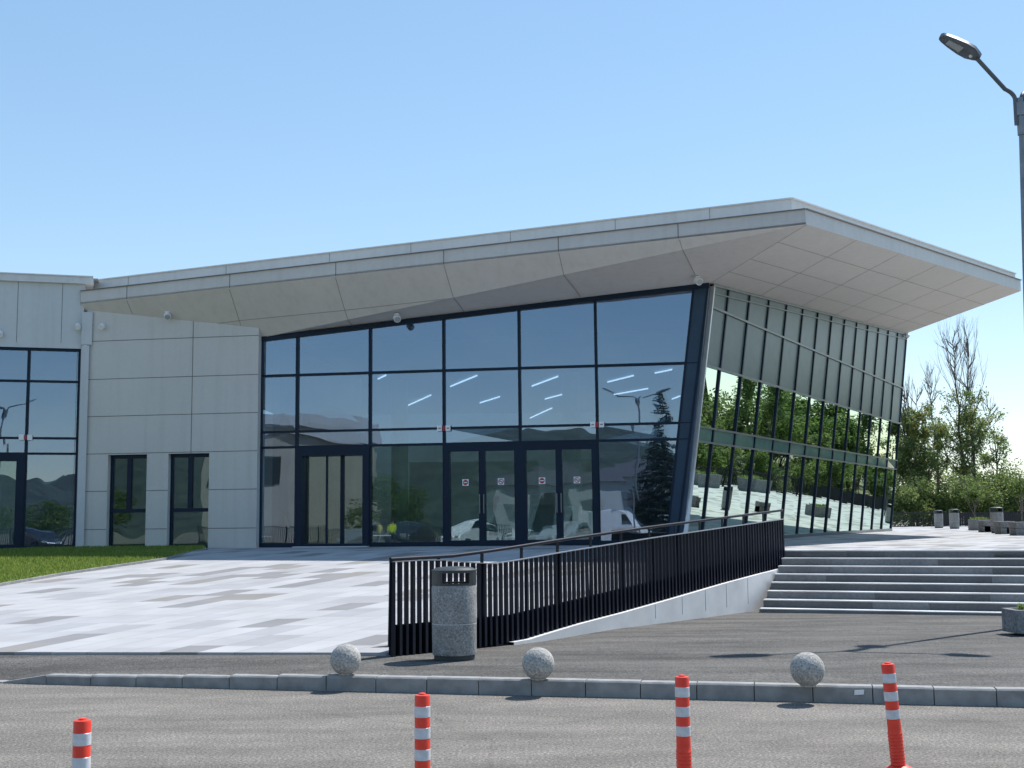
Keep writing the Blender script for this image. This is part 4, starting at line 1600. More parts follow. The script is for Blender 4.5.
# ------------------------------------------------------------------ litter bins
def bin_parts(t, r=.272, h=1.09):
    m2 = MB()
    m2.lathe([(r * .90, 0), (r * .90, .055)], 40)
    local_build(m2, 'plinth', M['bin_dark'], t, smooth=True)
    m2 = MB()
    hb = h * .80
    m2.lathe([(r * .955, .055), (r * .975, .075), (r * .985, hb * .47)], 48)
    m2.lathe([(r * .965, hb * .47), (r * .965, hb * .49)], 48)
    m2.lathe([(r * .985, hb * .49), (r, hb - .03), (r * .97, hb)], 48)
    m2.lathe([(r * .981, hb * .476), (r * .981, hb * .484)], 48, (0, 0, 0), 1)
    local_build(m2, 'body', [M['granite'], M['white_wall']], t, smooth=True)
    # hood: ring with two slots, closed by a shallow domed lid
    m2 = MB()
    n = 48
    z0, z1_, = hb, h * .955
    zl, zu = hb + (z1_ - hb) * .16, hb + (z1_ - hb) * .88
    ro, ri = r * .985, r * .93
    def cyl(za, zb, k0, k1):
        for k in range(k0, k1):
            a0, a1 = 2 * math.pi * k / n, 2 * math.pi * (k + 1) / n
            m2.add([(ro * math.cos(a0), ro * math.sin(a0), za), (ro * math.cos(a1), ro * math.sin(a1), za), (ro * math.cos(a1), ro * math.sin(a1), zb), (ro * math.cos(a0), ro * math.sin(a0), zb),
                    (ri * math.cos(a0), ri * math.sin(a0), za), (ri * math.cos(a1), ri * math.sin(a1), za), (ri * math.cos(a1), ri * math.sin(a1), zb), (ri * math.cos(a0), ri * math.sin(a0), zb)],
                   [(0, 1, 2, 3), (7, 6, 5, 4), (0, 4, 5, 1), (3, 2, 6, 7), (0, 3, 7, 4), (1, 5, 6, 2)])
    cyl(z0 + .003, zl, 0, n)
    cyl(zu, z1_, 0, n)
    for k0 in (-7, 17):                                 # solid cheeks, slots between (front and back)
        for k in range(k0, k0 + 14):
            cyl(zl, zu, k, k + 1)
    m2.lathe([(r * 1.0, z1_), (r * 1.0, z1_ + .012), (r * .8, h - .012), (r * .4, h), (.01, h + .003)], 40)
    local_build(m2, 'hood', M['hood'], t, fix=False)


lb = empty('litter_bin', onz(454.5, 658.6, ZA), 'tall round granite litter bin with dark slotted hood before the railing', 'bin')
bin_parts(lb)
lb.rotation_euler.z = rad(8)

# ------------------------------------------------------------------ flexible posts in the road
def post_parts(t, h=.75, r=.047):
    m2 = MB()
    rings = [0.0, .03]
    prof = [(r * 2.0, 0), (r * 2.0, .012), (r * 1.35, .03)]
    z = .03
    while z < .26:
        prof += [(r * 1.06, z + .004), (r * 1.14, z + .012), (r * 1.06, z + .02)]
        z += .024
    prof += [(r * 1.02, .29), (r, h - .012), (r * .93, h - .003), (r * .6, h), (.004, h)]
    m2.lathe(prof, 28)
    local_build(m2, 'post', M['red'], t, smooth=True)
    z = h - .068
    for k in range(3):
        m2 = MB()
        m2.lathe([(r * 1.0, z - .066), (r * 1.045, z - .064), (r * 1.045, z - .002), (r * 1.0, z)], 28)
        local_build(m2, 'reflective_band', M['reflect'], t, smooth=True)
        z -= .066 + .062
    m2 = MB()
    m2.lathe([(r * .5, h), (r * .45, h + .008), (.005, h + .012)], 16)
    local_build(m2, 'cap', M['red'], t, smooth=True)


specs = [(82.5, 717.5, 0, 'red and white flexible post standing alone at the left of the road'),
         (422.3, 692.5, 0, 'red and white flexible post in front of the kerb below the litter bin'),
         (681.8, 674.5, 0, 'upright red and white flexible post before the white retaining wall'),
         (887.8, 661.6, 1, 'red and white flexible post leaning left before the steps')]
pp = None
for (px, py, lean, lab) in specs:
    p = onz(px, py, .762)
    loc = V((p.x, p.y, 0))
    if pp is None:
        pp = empty('flexible_post', loc, lab, 'traffic post', 'red and white flexible posts along the road')
        post_parts(pp)
    elif lean:
        q_ = copy_tree(pp, loc + V((.045, 0, 0)), rad(20), lab, 1.0)
        q_.rotation_euler = (0, rad(-3.6), 0)
    else:
        copy_tree(pp, loc, rad(40), lab)

# ------------------------------------------------------------------ street lamps
def lamp_head(t, base, direction, up=0.6, L_=.74, name='lamp_head'):
    """cobra LED head starting at base going along direction"""
    d = V((direction[0], direction[1], 0)).normalized()
    d3 = (d + V((0, 0, up))).normalized()
    s = V((-d.y, d.x, 0))
    n = d3.cross(s)
    if n.z < 0:
        n = -n
    prof = [(0, .06), (.06, .12), (.18, .21), (.34, .22), (.55, .18), (.70, .13), (.76, .08), (.78, .01)]
    m2 = MB()
    a = []
    for x, w in prof:
        a.append((x * L_ / .78, w))
    vs_, fs_ = [], []
    for x, w in a:
        p = base + d3 * x
        th = .035 + .05 * (1 - abs(x / L_ - .3))
        vs_ += [p + s * w, p + s * w * .7 + n * th, p - s * w * .7 + n * th, p - s * w, p - s * w * .85 - n * .02, p + s * w * .85 - n * .02]
    for i in range(len(a) - 1):
        for k in range(6):
            k2 = (k + 1) % 6
            fs_.append((i * 6 + k, i * 6 + k2, (i + 1) * 6 + k2, (i + 1) * 6 + k))
    fs_ += [tuple(range(6)), tuple(range((len(a) - 1) * 6, len(a) * 6))[::-1]]
    m2.add(vs_, fs_)
    h = local_build(m2, name, M['lamp'], t, smooth=True)
    m2 = MB()
    p0, p1_ = base + d3 * (.34 * L_ / .78) - n * .026, base + d3 * (.62 * L_ / .78) - n * .026
    m2.prism([p0 + s * .10, p0 - s * .10, p1_ - s * .075, p1_ + s * .075], n * .008)
    o = m2.build('lens', M['lens'], None)
    o.parent = h
    m2 = MB()
    p2 = base + d3 * .14 - n * .03
    m2.ball(p2, .03, n=10, m=6)
    o = m2.build('sensor', M['white'], None)
    o.parent = h
    return h


def make_lamp(loc, H, arms, label, lean=(0, 0)):
    t = empty('street_lamp', loc, label, 'street lamp', 'tall grey street lamps')
    m2 = MB()
    lx, ly = lean
    m2.tube([(0, 0, 0), (lx * .5, ly * .5, H * .5), (lx, ly, H)], [.075, .06, .042], 14)
    m2.lathe([(.16, 0), (.16, .02), (.1, .05)], 16)
    local_build(m2, 'pole', M['lamp_pole'], t, smooth=True)
    m2 = MB()
    m2.lathe([(.062, -.62), (.062, -.3), (.085, -.3), (.085, -.08), (.062, -.08), (.062, .0)], 14, (lx, ly, H + .55))
    local_build(m2, 'collar', M['lamp_pole'], t, smooth=True)
    for (dx, dy, reach, rise) in arms:
        d = V((dx, dy, 0)).normalized()
        o = V((lx, ly, 0)) + d * .075
        m2 = MB()
        pts_ = [o + V((0, 0, H + .1)), o + V((0, 0, H + .52))]
        for k in range(1, 7):
            a = k / 6 * 1.0
            pts_.append(o + d * (.16 * (1 - math.cos(a)) / .46) + V((0, 0, H + .52 + .22 * math.sin(a))))
        last = pts_[-1]
        end = o + d * reach + V((0, 0, H + .62 + rise))
        pts_.append(end)
        m2.tube(pts_, .036, 10)
        local_build(m2, 'arm', M['lamp'], t, smooth=True)
        lamp_head(t, end - d * .03, d)
    return t


LY = 19.3
PB = onp(1021.3, 128, V((0, LY, 0)), V((0, 1, 0)))
HP = PB.z - ZA - .05
lp_loc = V((PB.x - .20, LY, ZA))
make_lamp(lp_loc, HP, [(-1, -.05, .60, .60), (.75, .8, .9, .42), (1, -.2, 1.3, .42)], 'tall grey street lamp at the right edge with a raised lamp head', lean=(.20, 0))
make_lamp(V((-6.4, -10.5, 0)), 8.4, [(-1, -.1, 1.4, .3), (1, .1, 1.4, .3)], 'twin arm street lamp standing behind the viewer, mirrored in the front glass')
make_lamp(V((-30.0, -2.0, 0)), 8.4, [(-1, .5, 1.4, .3)], 'single arm street lamp across the road, mirrored in the annex glass')

# ------------------------------------------------------------------ planters, bins and benches on the plaza
def planter(t, sx, sy, h):
    m2 = MB()
    w = .08
    for (c_, s_) in (((0, -sy / 2 + w / 2, h / 2), (sx, w, h)), ((0, sy / 2 - w / 2, h / 2), (sx, w, h)),
                     ((-sx / 2 + w / 2, 0, h / 2), (w, sy - 2 * w - .002, h - .002)), ((sx / 2 - w / 2, 0, h / 2), (w, sy - 2 * w - .002, h - .002))):
        m2.box(c_, s_)
    local_build(m2, 'trough', M['conc'], t, bevel=.012)
    m2 = MB()
    m2.box((0, 0, h * .42), (sx - 2 * w - .004, sy - 2 * w - .004, h * .8))
    local_build(m2, 'soil', M['soil_dark'], t)


def sprigs(t, sx, sy, z, n, hmin, hmax, mat, rng):
    m2 = MB()
    for _ in range(n):
        x, y = rng.uniform(-sx / 2, sx / 2), rng.uniform(-sy / 2, sy / 2)
        h = rng.uniform(hmin, hmax)
        tip = V((x + rng.uniform(-.4, .4) * h, y + rng.uniform(-.4, .4) * h, z + h))
        an = rng.uniform(0, 6.28)
        w = V((math.cos(an), math.sin(an), 0)) * rng.uniform(.015, .035)
        b0 = V((x, y, z))
        mid = b0.lerp(tip, .55)
        m2.add([b0, mid + w, tip, mid - w], [(0, 1, 2, 3)])
    local_build(m2, 'plants', mat, t, fix=False)


p = onz(1018, 634.0, .13)
pt_ = empty('planter', p + V((.60, .25, 0)), 'concrete trough planter with small plants on the asphalt below the steps', 'planter')
planter(pt_, 1.25, .5, .33)
sprigs(pt_, .95, .36, .27, 260, .06, .16, M['leaf_c'], rg)
pt_.rotation_euler.z = rad(4)
# far row beside the fence
for (x0, x1, yb, yt, lab) in ((968, 985.5, 530.5, 519.3, 'low concrete planter on the plaza between two litter bins'),):
    a = onz((x0 + x1) / 2, yb, ZP)
    w = (x1 - x0) / F_PX * a.y
    t = empty('planter', a + V((.33, .5, 0)), lab, 'planter')
    planter(t, w * .9, .9, (yb - yt) / F_PX * a.y * .97)
    sprigs(t, w * .8, .6, (yb - yt) / F_PX * a.y * .9, 160, .05, .16, M['leaf_c'], rg)
for (x0, yb, yt, lab) in ((939, 528, 510.3, 'first of the far litter bins, at the end of the mesh fence'),
                          (954.7, 528.8, 509.2, 'second of the far litter bins, before the solid dark fence'),
                          (997.5, 533, 507.3, 'tall litter bin standing between the concrete benches')):
    a = onz(x0, yb, ZP)
    h = (yb - yt) / F_PX * a.y
    t = empty('litter_bin', a, lab, 'bin', 'granite litter bins far across the plaza')
    bin_parts(t, h * .245, h)
for (x0, x1, yb, yt, lab) in ((984.5, 992, 532.2, 520.5, 'small concrete bench end beside the tall far litter bin'),
                              (1001, 1016, 534, 521.3, 'concrete bench right of the tall far litter bin'),
                              (1016.5, 1040, 535.5, 521.8, 'concrete bench cut by the right frame edge')):
    a = onz((x0 + x1) / 2, yb, ZP)
    w = (x1 - x0) / F_PX * a.y
    h = (yb - yt) / F_PX * a.y
    t = empty('bench', a + V((0, .3, 0)), lab, 'bench', 'concrete benches on the plaza')
    m2 = MB()
    m2.box((0, 0, h - .11), (w, .62, .2))
    local_build(m2, 'seat', M['conc'], t, bevel=.02)
    for sx in (-1, 1):
        m2 = MB()
        m2.box((sx * (w / 2 - .16), 0, (h - .215) / 2), (.3, .55, h - .215))
        local_build(m2, 'leg', M['conc'], t, bevel=.015)
# more planters along the right-hand fence, seen in the leaning glass
for i, (x, y) in enumerate(((31.4, 50.5), (32.6, 56.0), (33.3, 60.5), (30.6, 45.5))):
    t = empty('planter', (x, y, ZP), ['concrete planter by the side fence nearest the steps but one', 'concrete planter by the side fence, second from the far corner',
                                      'concrete planter by the side fence nearest the far corner', 'concrete planter by the side fence nearest the steps'][i], 'planter', 'planters along the side fence')
    planter(t, 2.2, .9, .75)
    sprigs(t, 1.9, .6, .66, 200, .08, .3, M['leaf_c'], rg)
    t.rotation_euler.z = rad(68)

# ------------------------------------------------------------------ fences
FB0 = aty(886, 526.5, 68.5)
fy = FB0.y
hf = (526.5 - 512.6) / F_PX * fy
fx_m = aty(943, 520, fy).x
fn = empty('mesh_fence', (FB0.x, fy, ZP), 'see-through dark wire mesh fence at the far end of the plaza', 'fence')
m2 = MB()
xa = 8.0
for k in range(int((fx_m - xa) / .10) + 1):
    x = xa + k * .10
    m2.box((x, fy, ZP + hf / 2), (.012, .012, hf))
for k in range(7):
    m2.box(((xa + fx_m) / 2, fy, ZP + .05 + k * (hf - .1) / 6), (fx_m - xa, .014, .014))
m2.build('mesh_panel', M['fence_mesh'], fn, fix=False)
m2 = MB()
m2.box(((xa + fx_m) / 2, fy, ZP + hf), (fx_m - xa, .05, .05))
m2.build('rail', M['fence'], fn)
x = xa
while x < fx_m:
    m2 = MB()
    m2.box((x, fy + .05, ZP + hf / 2 + .04), (.07, .07, hf + .08))
    m2.build('post', M['fence'], fn)
    x += 2.5
fn2 = empty('panel_fence', (fx_m, fy, ZP), 'dark close boarded fence behind the far planters and bins', 'fence')
corner = V((36.0, fy - .6, ZP))
sidee = V((32.6, 42.0, ZP))


def fence_run(parent, a, b_, h, solid, gap_):
    L2 = (b_ - a).length
    u = (b_ - a).normalized()
    n = V((-u.y, u.x, 0))
    m2 = MB()
    k = 0.0
    while k < L2:
        p = a + u * k
        m2.beam(p + V((0, 0, .06)), p + V((0, 0, h)), solid, .02, n)
        k += gap_
    m2.build('board_panel' if solid > .05 else 'bar_panel', M['fence'], parent, fix=False)
    m2 = MB()
    for z in (.12, h - .05):
        m2.beam(a + V((0, 0, z)) + n * .03, b_ + V((0, 0, z)) + n * .03, .05, .04, n)
    m2.build('rail', M['fence'], parent)
    k = 0.0
    while k < L2:
        m2 = MB()
        p = a + u * k + n * .07
        m2.beam(p, p + V((0, 0, h + .08)), .07, .07, n)
        m2.build('post', M['fence'], parent)
        k += 2.5


fence_run(fn2, V((fx_m + .05, fy, ZP)), corner, hf, .10, .115)
fn3 = empty('bar_fence', sidee, 'black bar fence along the side of the plaza mirrored in the leaning glass', 'fence')
fence_run(fn3, sidee, corner + V((0, -.3, 0)), 1.1, .03, .10)

# ------------------------------------------------------------------ vegetation
def leaf(m2, p, size, rng, mi=0):
    a = V((rng.gauss(0, 1), rng.gauss(0, 1), rng.gauss(0, .7))).normalized()
    b_ = a.cross(V((rng.gauss(0, 1), rng.gauss(0, 1), rng.gauss(0, 1)))).normalized()
    l, w = size * rng.uniform(.7, 1.3), size * rng.uniform(.35, .6)
    m2.add([p - a * l * .5, p + b_ * w * .5, p + a * l * .5, p - b_ * w * .5], [(0, 1, 2, 3)], mi)


def clump(m2, c_, r, n, size, rng, mi=0, flat=.8):
    for _ in range(n):
        d = V((rng.gauss(0, 1), rng.gauss(0, 1), rng.gauss(0, flat)))
        d = d.normalized() * (r * rng.random() ** .45)
        leaf(m2, c_ + d, size, rng, mi)


def branchy(m2, p, d, L_, r, depth, rng, tips, spread=.5, upb=.25, split=(2, 3)):
    n = 4
    pts_, rs = [p], [r]
    q_ = p
    dd_ = d.normalized()
    for k in range(n):
        dd_ = (dd_ + V((rng.gauss(0, .09), rng.gauss(0, .09), rng.gauss(0, .05) + upb * .06))).normalized()
        q_ = q_ + dd_ * (L_ / n)
        pts_.append(q_)
        rs.append(r * (1 - .5 * (k + 1) / n))
    m2.tube(pts_, rs, 6 if r > .03 else 4, cap=False)
    tips.append((q_, depth, dd_))
    if depth <= 0:
        return
    for k in range(rng.randint(*split)):
        f = rng.uniform(.45, 1.0)
        b0 = pts_[min(n, max(1, int(f * n)))]
        an = rng.uniform(0, 6.28)
        side = V((math.cos(an), math.sin(an), 0))
        nd = (dd_ + side * spread * rng.uniform(.6, 1.3) + V((0, 0, upb))).normalized()
        branchy(m2, b0, nd, L_ * rng.uniform(.55, .8), r * .5, depth - 1, rng, tips, spread, upb, split)


def poplar(loc, H, leaf_top, label, seed, width=2.2, trunks=1, mats=None, bare=True, bare_from=.95, leaf_n=26, yellow=.16, group=None):
    rng = random.Random(seed)
    t = empty('poplar_tree', loc, label, 'tree', group)
    m2, tw, cr_ = MB(), MB(), MB()
    for tk in range(trunks):
        off = V((rng.uniform(-.4, .4) * (trunks > 1), rng.uniform(-.3, .3), 0))
        pts_ = [off + V((0, 0, -.2))]
        for k in range(1, 9):
            pts_.append(off * (1 + k * .15) + V((rng.gauss(0, .05) * k * .4, rng.gauss(0, .05) * k * .4, H * .93 * k / 8)))
        rs = [.095 * (1 - .9 * k / 8) * H / 10 for k in range(9)]
        m2.tube(pts_, rs, 8, cap=False)
        nb_ = int(H * 3.2)
        for k in range(nb_):
            f = rng.uniform(.16, .97)
            i0 = min(7, int(f * 8))
            b0 = pts_[i0].lerp(pts_[i0 + 1], f * 8 - i0)
            an = rng.uniform(0, 6.28)
            reach = width * (1.05 - f * .75) * rng.uniform(.5, 1.1)
            tips = []
            isbare = b0.z > leaf_top * bare_from and rng.random() < .42
            dr = V((math.cos(an) * .42, math.sin(an) * .42, 1)) if isbare else V((math.cos(an) * .75, math.sin(an) * .75, .85))
            if isbare:
                reach = (H * 1.02 - b0.z) * rng.uniform(.45, .85) + .3
            branchy(tw if isbare else m2, b0, dr, reach * (.8 if isbare else .85), (.021 if isbare else .035), 2, rng, tips, .2 if isbare else .42, .75 if isbare else .3)
            for (q_, dep, _) in tips:
                if q_.z < leaf_top * rng.uniform(.86, 1.04) and rng.random() < .92:
                    mi = 1 if rng.random() < yellow * (1.6 if q_.z > leaf_top * .75 else .5) else 0  # more yellow near the top paints in a sunlit crown
                    clump(cr_, q_, rng.uniform(.22, .5), int(leaf_n * rng.uniform(.5, 1.2)), .17, rng, mi)
    local_build(m2, 'trunk', M['bark'], t, smooth=True, fix=False)
    if bare and tw.v:
        local_build(tw, 'bare_branches', M['twig'], t, fix=False)
    local_build(cr_, 'crown', mats or [M['leaf_a'], M['leaf_y']], t, fix=False)
    return t


def bushy(loc, H, W, label, seed, mats, name='broadleaf_tree', cat='tree', group=None, lobes=9, dens=240, lsize=.2, trunk_h=.3):
    rng = random.Random(seed)
    t = empty(name, loc, label, cat, group)
    m2, cr_ = MB(), MB()
    tips = []
    for k in range(rng.randint(3, 5)):
        an = rng.uniform(0, 6.28)
        branchy(m2, V((0, 0, -.1)) if trunk_h < .2 else V((0, 0, H * trunk_h * rng.uniform(.4, 1))), V((math.cos(an) * .5, math.sin(an) * .5, 1)), H * .45, .06 * H / 6, 2, rng, tips, .5, .3)
    if trunk_h >= .2:
        m2.tube([(0, 0, -.2), (.03, .02, H * trunk_h), (0, .05, H * .6)], [.045 * H / 2.5, .035 * H / 2.5, .02], 8, cap=False)
    for k in range(lobes):
        an, rr = rng.uniform(0, 6.28), rng.random() ** .5
        z = H * rng.uniform(trunk_h + .05, .92)
        wz = W * (1 - .55 * max(0, (z / H - .5) * 2) ** 2)
        c_ = V((math.cos(an) * rr * wz * .72, math.sin(an) * rr * wz * .72, z))
        rad_ = rng.uniform(.26, .46) * W
        for _ in range(int(dens * rng.uniform(.6, 1.3))):
            d = V((rng.gauss(0, 1), rng.gauss(0, 1), rng.gauss(0, .8))).normalized() * rad_ * rng.random() ** .35
            q_ = c_ + d
            if q_.z > .02:
                leaf(cr_, q_, lsize, rng, 1 if rng.random() < .1 else 0)
    for (q_, dep, _) in tips:
        if dep <= 1 and q_.z < H:
            clump(cr_, q_, W * .2, int(dens * .08), lsize, rng, 0)
    local_build(m2, 'trunk', M['bark'], t, smooth=True, fix=False)
    local_build(cr_, 'crown', mats, t, fix=False)
    return t


def gp(px, y, z=0.9):
    q_ = aty(px, 515, y)
    return V((q_.x, y, z))


poplar(gp(972, 76), 13.0, 8.6, 'tall poplar with a bare twiggy top behind the far fence', 21, 3.0, 2, yellow=.16, bare_from=.74)
poplar(gp(940, 77), 10.2, 8.4, 'slender poplar with thin bare tip left of the tallest poplar', 5, 1.9, 1, yellow=.18, bare_from=.85)
poplar(gp(913, 75), 9.2, 7.2, 'leafy poplar with sunlight-painted top close beside the leaning glass', 9, 2.5, 3, leaf_n=34, yellow=.30)
poplar(gp(997, 79), 8.6, 6.6, 'low spreading poplar at the right of the tallest poplar', 31, 2.3, 1, yellow=.10)

# shrubs behind the fence
b0 = bushy(gp(905, FB0.y + 3.2), 2.6, 2.0, 'green thicket shrub behind the mesh fence beside the glass', 41, [M['leaf_c'], M['leaf_y']], 'shrub', 'shrub', 'shrubs behind the far fence', 10, 300, .16, .05)
b1 = bushy(gp(925, FB0.y + 3.6), 2.9, 2.1, 'green thicket shrub behind the middle of the mesh fence', 42, [M['leaf_c'], M['leaf_b']], 'shrub', 'shrub', 'shrubs behind the far fence', 11, 300, .16, .05)
copy_tree(b0, gp(944, FB0.y + 3.9), 1.3, 'green thicket shrub behind the first far litter bin', 1.05)
copy_tree(b1, gp(962, FB0.y + 3.5), 2.2, 'green thicket shrub behind the second far litter bin', 1.0)
copy_tree(b0, gp(981, FB0.y + 4.2), 3.6, 'green thicket shrub behind the far planter', 1.1)
copy_tree(b1, gp(1000, FB0.y + 3.8), 4.3, 'green thicket shrub behind the tall far litter bin', 1.12)
copy_tree(b0, gp(1020, FB0.y + 4.4), 5.3, 'green thicket shrub at the right frame edge behind the fence', 1.15)
copy_tree(b1, gp(890, FB0.y + 4.4), .7, 'green thicket shrub partly hidden by the leaning glass', 1.1)
bk1 = bushy(gp(958, 90, .6), 4.6, 3.4, 'round dark tree in the distance between the poplars', 51, [M['leaf_b'], M['leaf_a']], group='distant trees behind the poplars', lobes=12, dens=330, lsize=.25)
copy_tree(bk1, gp(918, 92, .6), 2.0, 'round dark tree in the distance behind the leafy poplar', .95)
copy_tree(bk1, gp(988, 93, .6), 4.0, 'round dark tree in the distance right of the tallest poplar', .9)
copy_tree(bk1, gp(1016, 95, .6), 1.0, 'round dark tree in the distance at the right frame edge', .82)
# small round topiary trees on the plaza
s0t = bushy(gp(974.5, 66.4, ZP), 2.25, .62, 'small round headed young tree behind the far planter', 61, [M['leaf_b'], M['leaf_b']], 'young_tree', 'tree', 'small round headed trees by the far fence', 7, 200, .11, .55)
copy_tree(s0t, gp(1022, 64.5, ZP), 1.2, 'small round headed young tree at the right frame edge', 1.15)

# the wooded bank on the right, mirrored by the leaning glass
mb = MB()
hx = [0, 4, 9, 16, 26, 45]
hz = [0.85, 1.2, 2.2, 3.4, 4.2, 4.6]
vs_, fs_ = [], []
u_s = (corner - sidee).normalized()
n_s = V((u_s.y, -u_s.x, 0))
for j in range(13):
    p = sidee - u_s * 24 + u_s * (j * 7.5)
    for i in range(6):
        q_ = p + n_s * (hx[i] + .8)
        fade = 1.0 if j < 10 else (.5 if j == 10 else 0.05)
        vs_.append((q_.x, q_.y, .8 + (hz[i] - .8) * fade + (math.sin(j * 1.7 + i) * .25 if i > 1 else 0)))
for j in range(12):
    for i in range(5):
        fs_.append((j * 6 + i, j * 6 + i + 1, (j + 1) * 6 + i + 1, (j + 1) * 6 + i))
mb.add(vs_, fs_)
tag(mb.build('hillside', M['soil'], smooth=True), kind='structure')
rt1 = None
rr_ = random.Random(77)
kinds = []
k1 = bushy((0, 0, 0), 4.2, 2.2, 'x', 71, [M['leaf_b'], M['leaf_c']], group='trees on the bank mirrored in the glass', lobes=13, dens=300, lsize=.22, trunk_h=.15)
k2 = bushy((0, 0, 0), 3.6, 2.3, 'x', 72, [M['leaf_c'], M['leaf_y']], group='trees on the bank mirrored in the glass', lobes=12, dens=300, lsize=.22, trunk_h=.12)
k3 = poplar((0, 0, 0), 6.5, 6.0, 'x', 73, 1.5, 1, yellow=.05, group='trees on the bank mirrored in the glass')
protos = [k1, k2, k3]
used = [False] * 3
lab3 = ['dark rounded tree on the bank mirrored in the leaning glass', 'pale green bushy tree on the bank mirrored in the leaning glass', 'slim upright tree on the bank mirrored in the leaning glass']
for j in range(66):
    f = (j // 3) / 22.0
    row = j % 3
    p = sidee - u_s * 6 + u_s * (f * 54) + n_s * ((2.6, 6.5, 11.5)[row] + rr_.uniform(-.9, .9))
    zg = (.95, 1.6, 2.5)[row]
    k = (rr_.choice([0, 1, 1]), rr_.choice([0, 0, 1, 2]), rr_.choice([0, 0, 1, 2]))[row]
    scl = (rr_.uniform(.55, .8), rr_.uniform(1.05, 1.35), rr_.uniform(1.15, 1.45))[row]
    if p.x / p.y < .45:
        continue
    if not used[k]:
        used[k] = True
        protos[k].location = p.x, p.y, zg
        protos[k].scale = (scl,) * 3
        protos[k]['label'] = lab3[k]
    else:
        copy_tree(protos[k], (p.x, p.y, zg), rr_.uniform(0, 6.28), lab3[k], scl)
for k in range(3):
    if not used[k]:
        protos[k].location = (sidee + n_s * 6).to_tuple()
        protos[k]['label'] = lab3[k]

# fir tree behind the viewer (mirrored in the front glass)
def fir(loc, H, W, label, seed):
    rng = random.Random(seed)
    t = empty('fir_tree', loc, label, 'tree')
    m2, cr_ = MB(), MB()
    m2.tube([(0, 0, -.2), (0, 0, H * .5), (0, 0, H * .97)], [.16, .1, .02], 8)
    nw = 40
    for k in range(nw):
        f = k / (nw - 1)
        z = H * (.10 + .87 * f) + rng.uniform(-.08, .08)
        r = W * (1 - f) ** .85 + .08
        nbr = int(6 + 10 * (1 - f))
        for b_ in range(nbr):
            an = 2 * math.pi * (b_ + rng.random()) / nbr
            rr2 = r * rng.uniform(.6, 1.15)
            d = V((math.cos(an), math.sin(an), 0))
            tip = V((0, 0, z + rr2 * rng.uniform(-.3, .02))) + d * rr2
            m2.tube([(0, 0, z), tip], [.02, .005], 4, cap=False)
            nn = max(8, int(rr2 * 38))
            for _ in range(nn):
                g_ = rng.uniform(.15, 1.0)
                p = V((0, 0, z)).lerp(tip, g_)
                s_ = V((-d.y, d.x, 0)) * rng.gauss(0, .14) * (1.1 - g_ * .5) + V((0, 0, rng.gauss(-.04, .05)))
                leaf(cr_, p + s_, .17, rng)
    local_build(m2, 'trunk', M['bark'], t, fix=False)
    local_build(cr_, 'crown', M['needle'], t, fix=False)
    return t


fir((-7.9, -25.0, 0), 11.2, 3.0, 'tall dark conical fir behind the viewer, mirrored beside the leaning corner', 81)
# wooded hills behind the viewer
mb = MB()
nx, ny = 90, 6
rh = random.Random(5)
ph = [rh.uniform(0, 6.28) for _ in range(8)]
vs_, fs_ = [], []
for j in range(ny):
    for i in range(nx):
        x = -330 + i * 7.0
        y = -95 - j * 22
        h = (14 + 4 * math.sin(x * .02 + ph[0]) + 2.2 * math.sin(x * .055 + ph[1]) + 1.1 * math.sin(x * .19 + ph[2]) + rh.uniform(-.9, .9)) * math.sin(min(1, (j + .0) / 3.0) * 1.57)
        vs_.append((x + rh.uniform(-2, 2), y, -.1 + h))
for j in range(ny - 1):
    for i in range(nx - 1):
        fs_.append((j * nx + i, j * nx + i + 1, (j + 1) * nx + i + 1, (j + 1) * nx + i))
mb.add(vs_, fs_)
tag(mb.build('hills', M['wood']), kind='structure')
# row of trees far behind the viewer
bk2 = None
for j, x in enumerate((-66, -58, -52, -39, -31, -3, 1, 6)):
    lab = 'leafy tree in the row far behind the car park, mirrored in the front glass'
    y = -34 + 8 * math.sin(j * 2.1)
    copy_tree(bk1, (x, y, 0), j * 1.3, lab, .95 + .18 * math.sin(j * 1.9))['group'] = 'row of trees behind the car park'


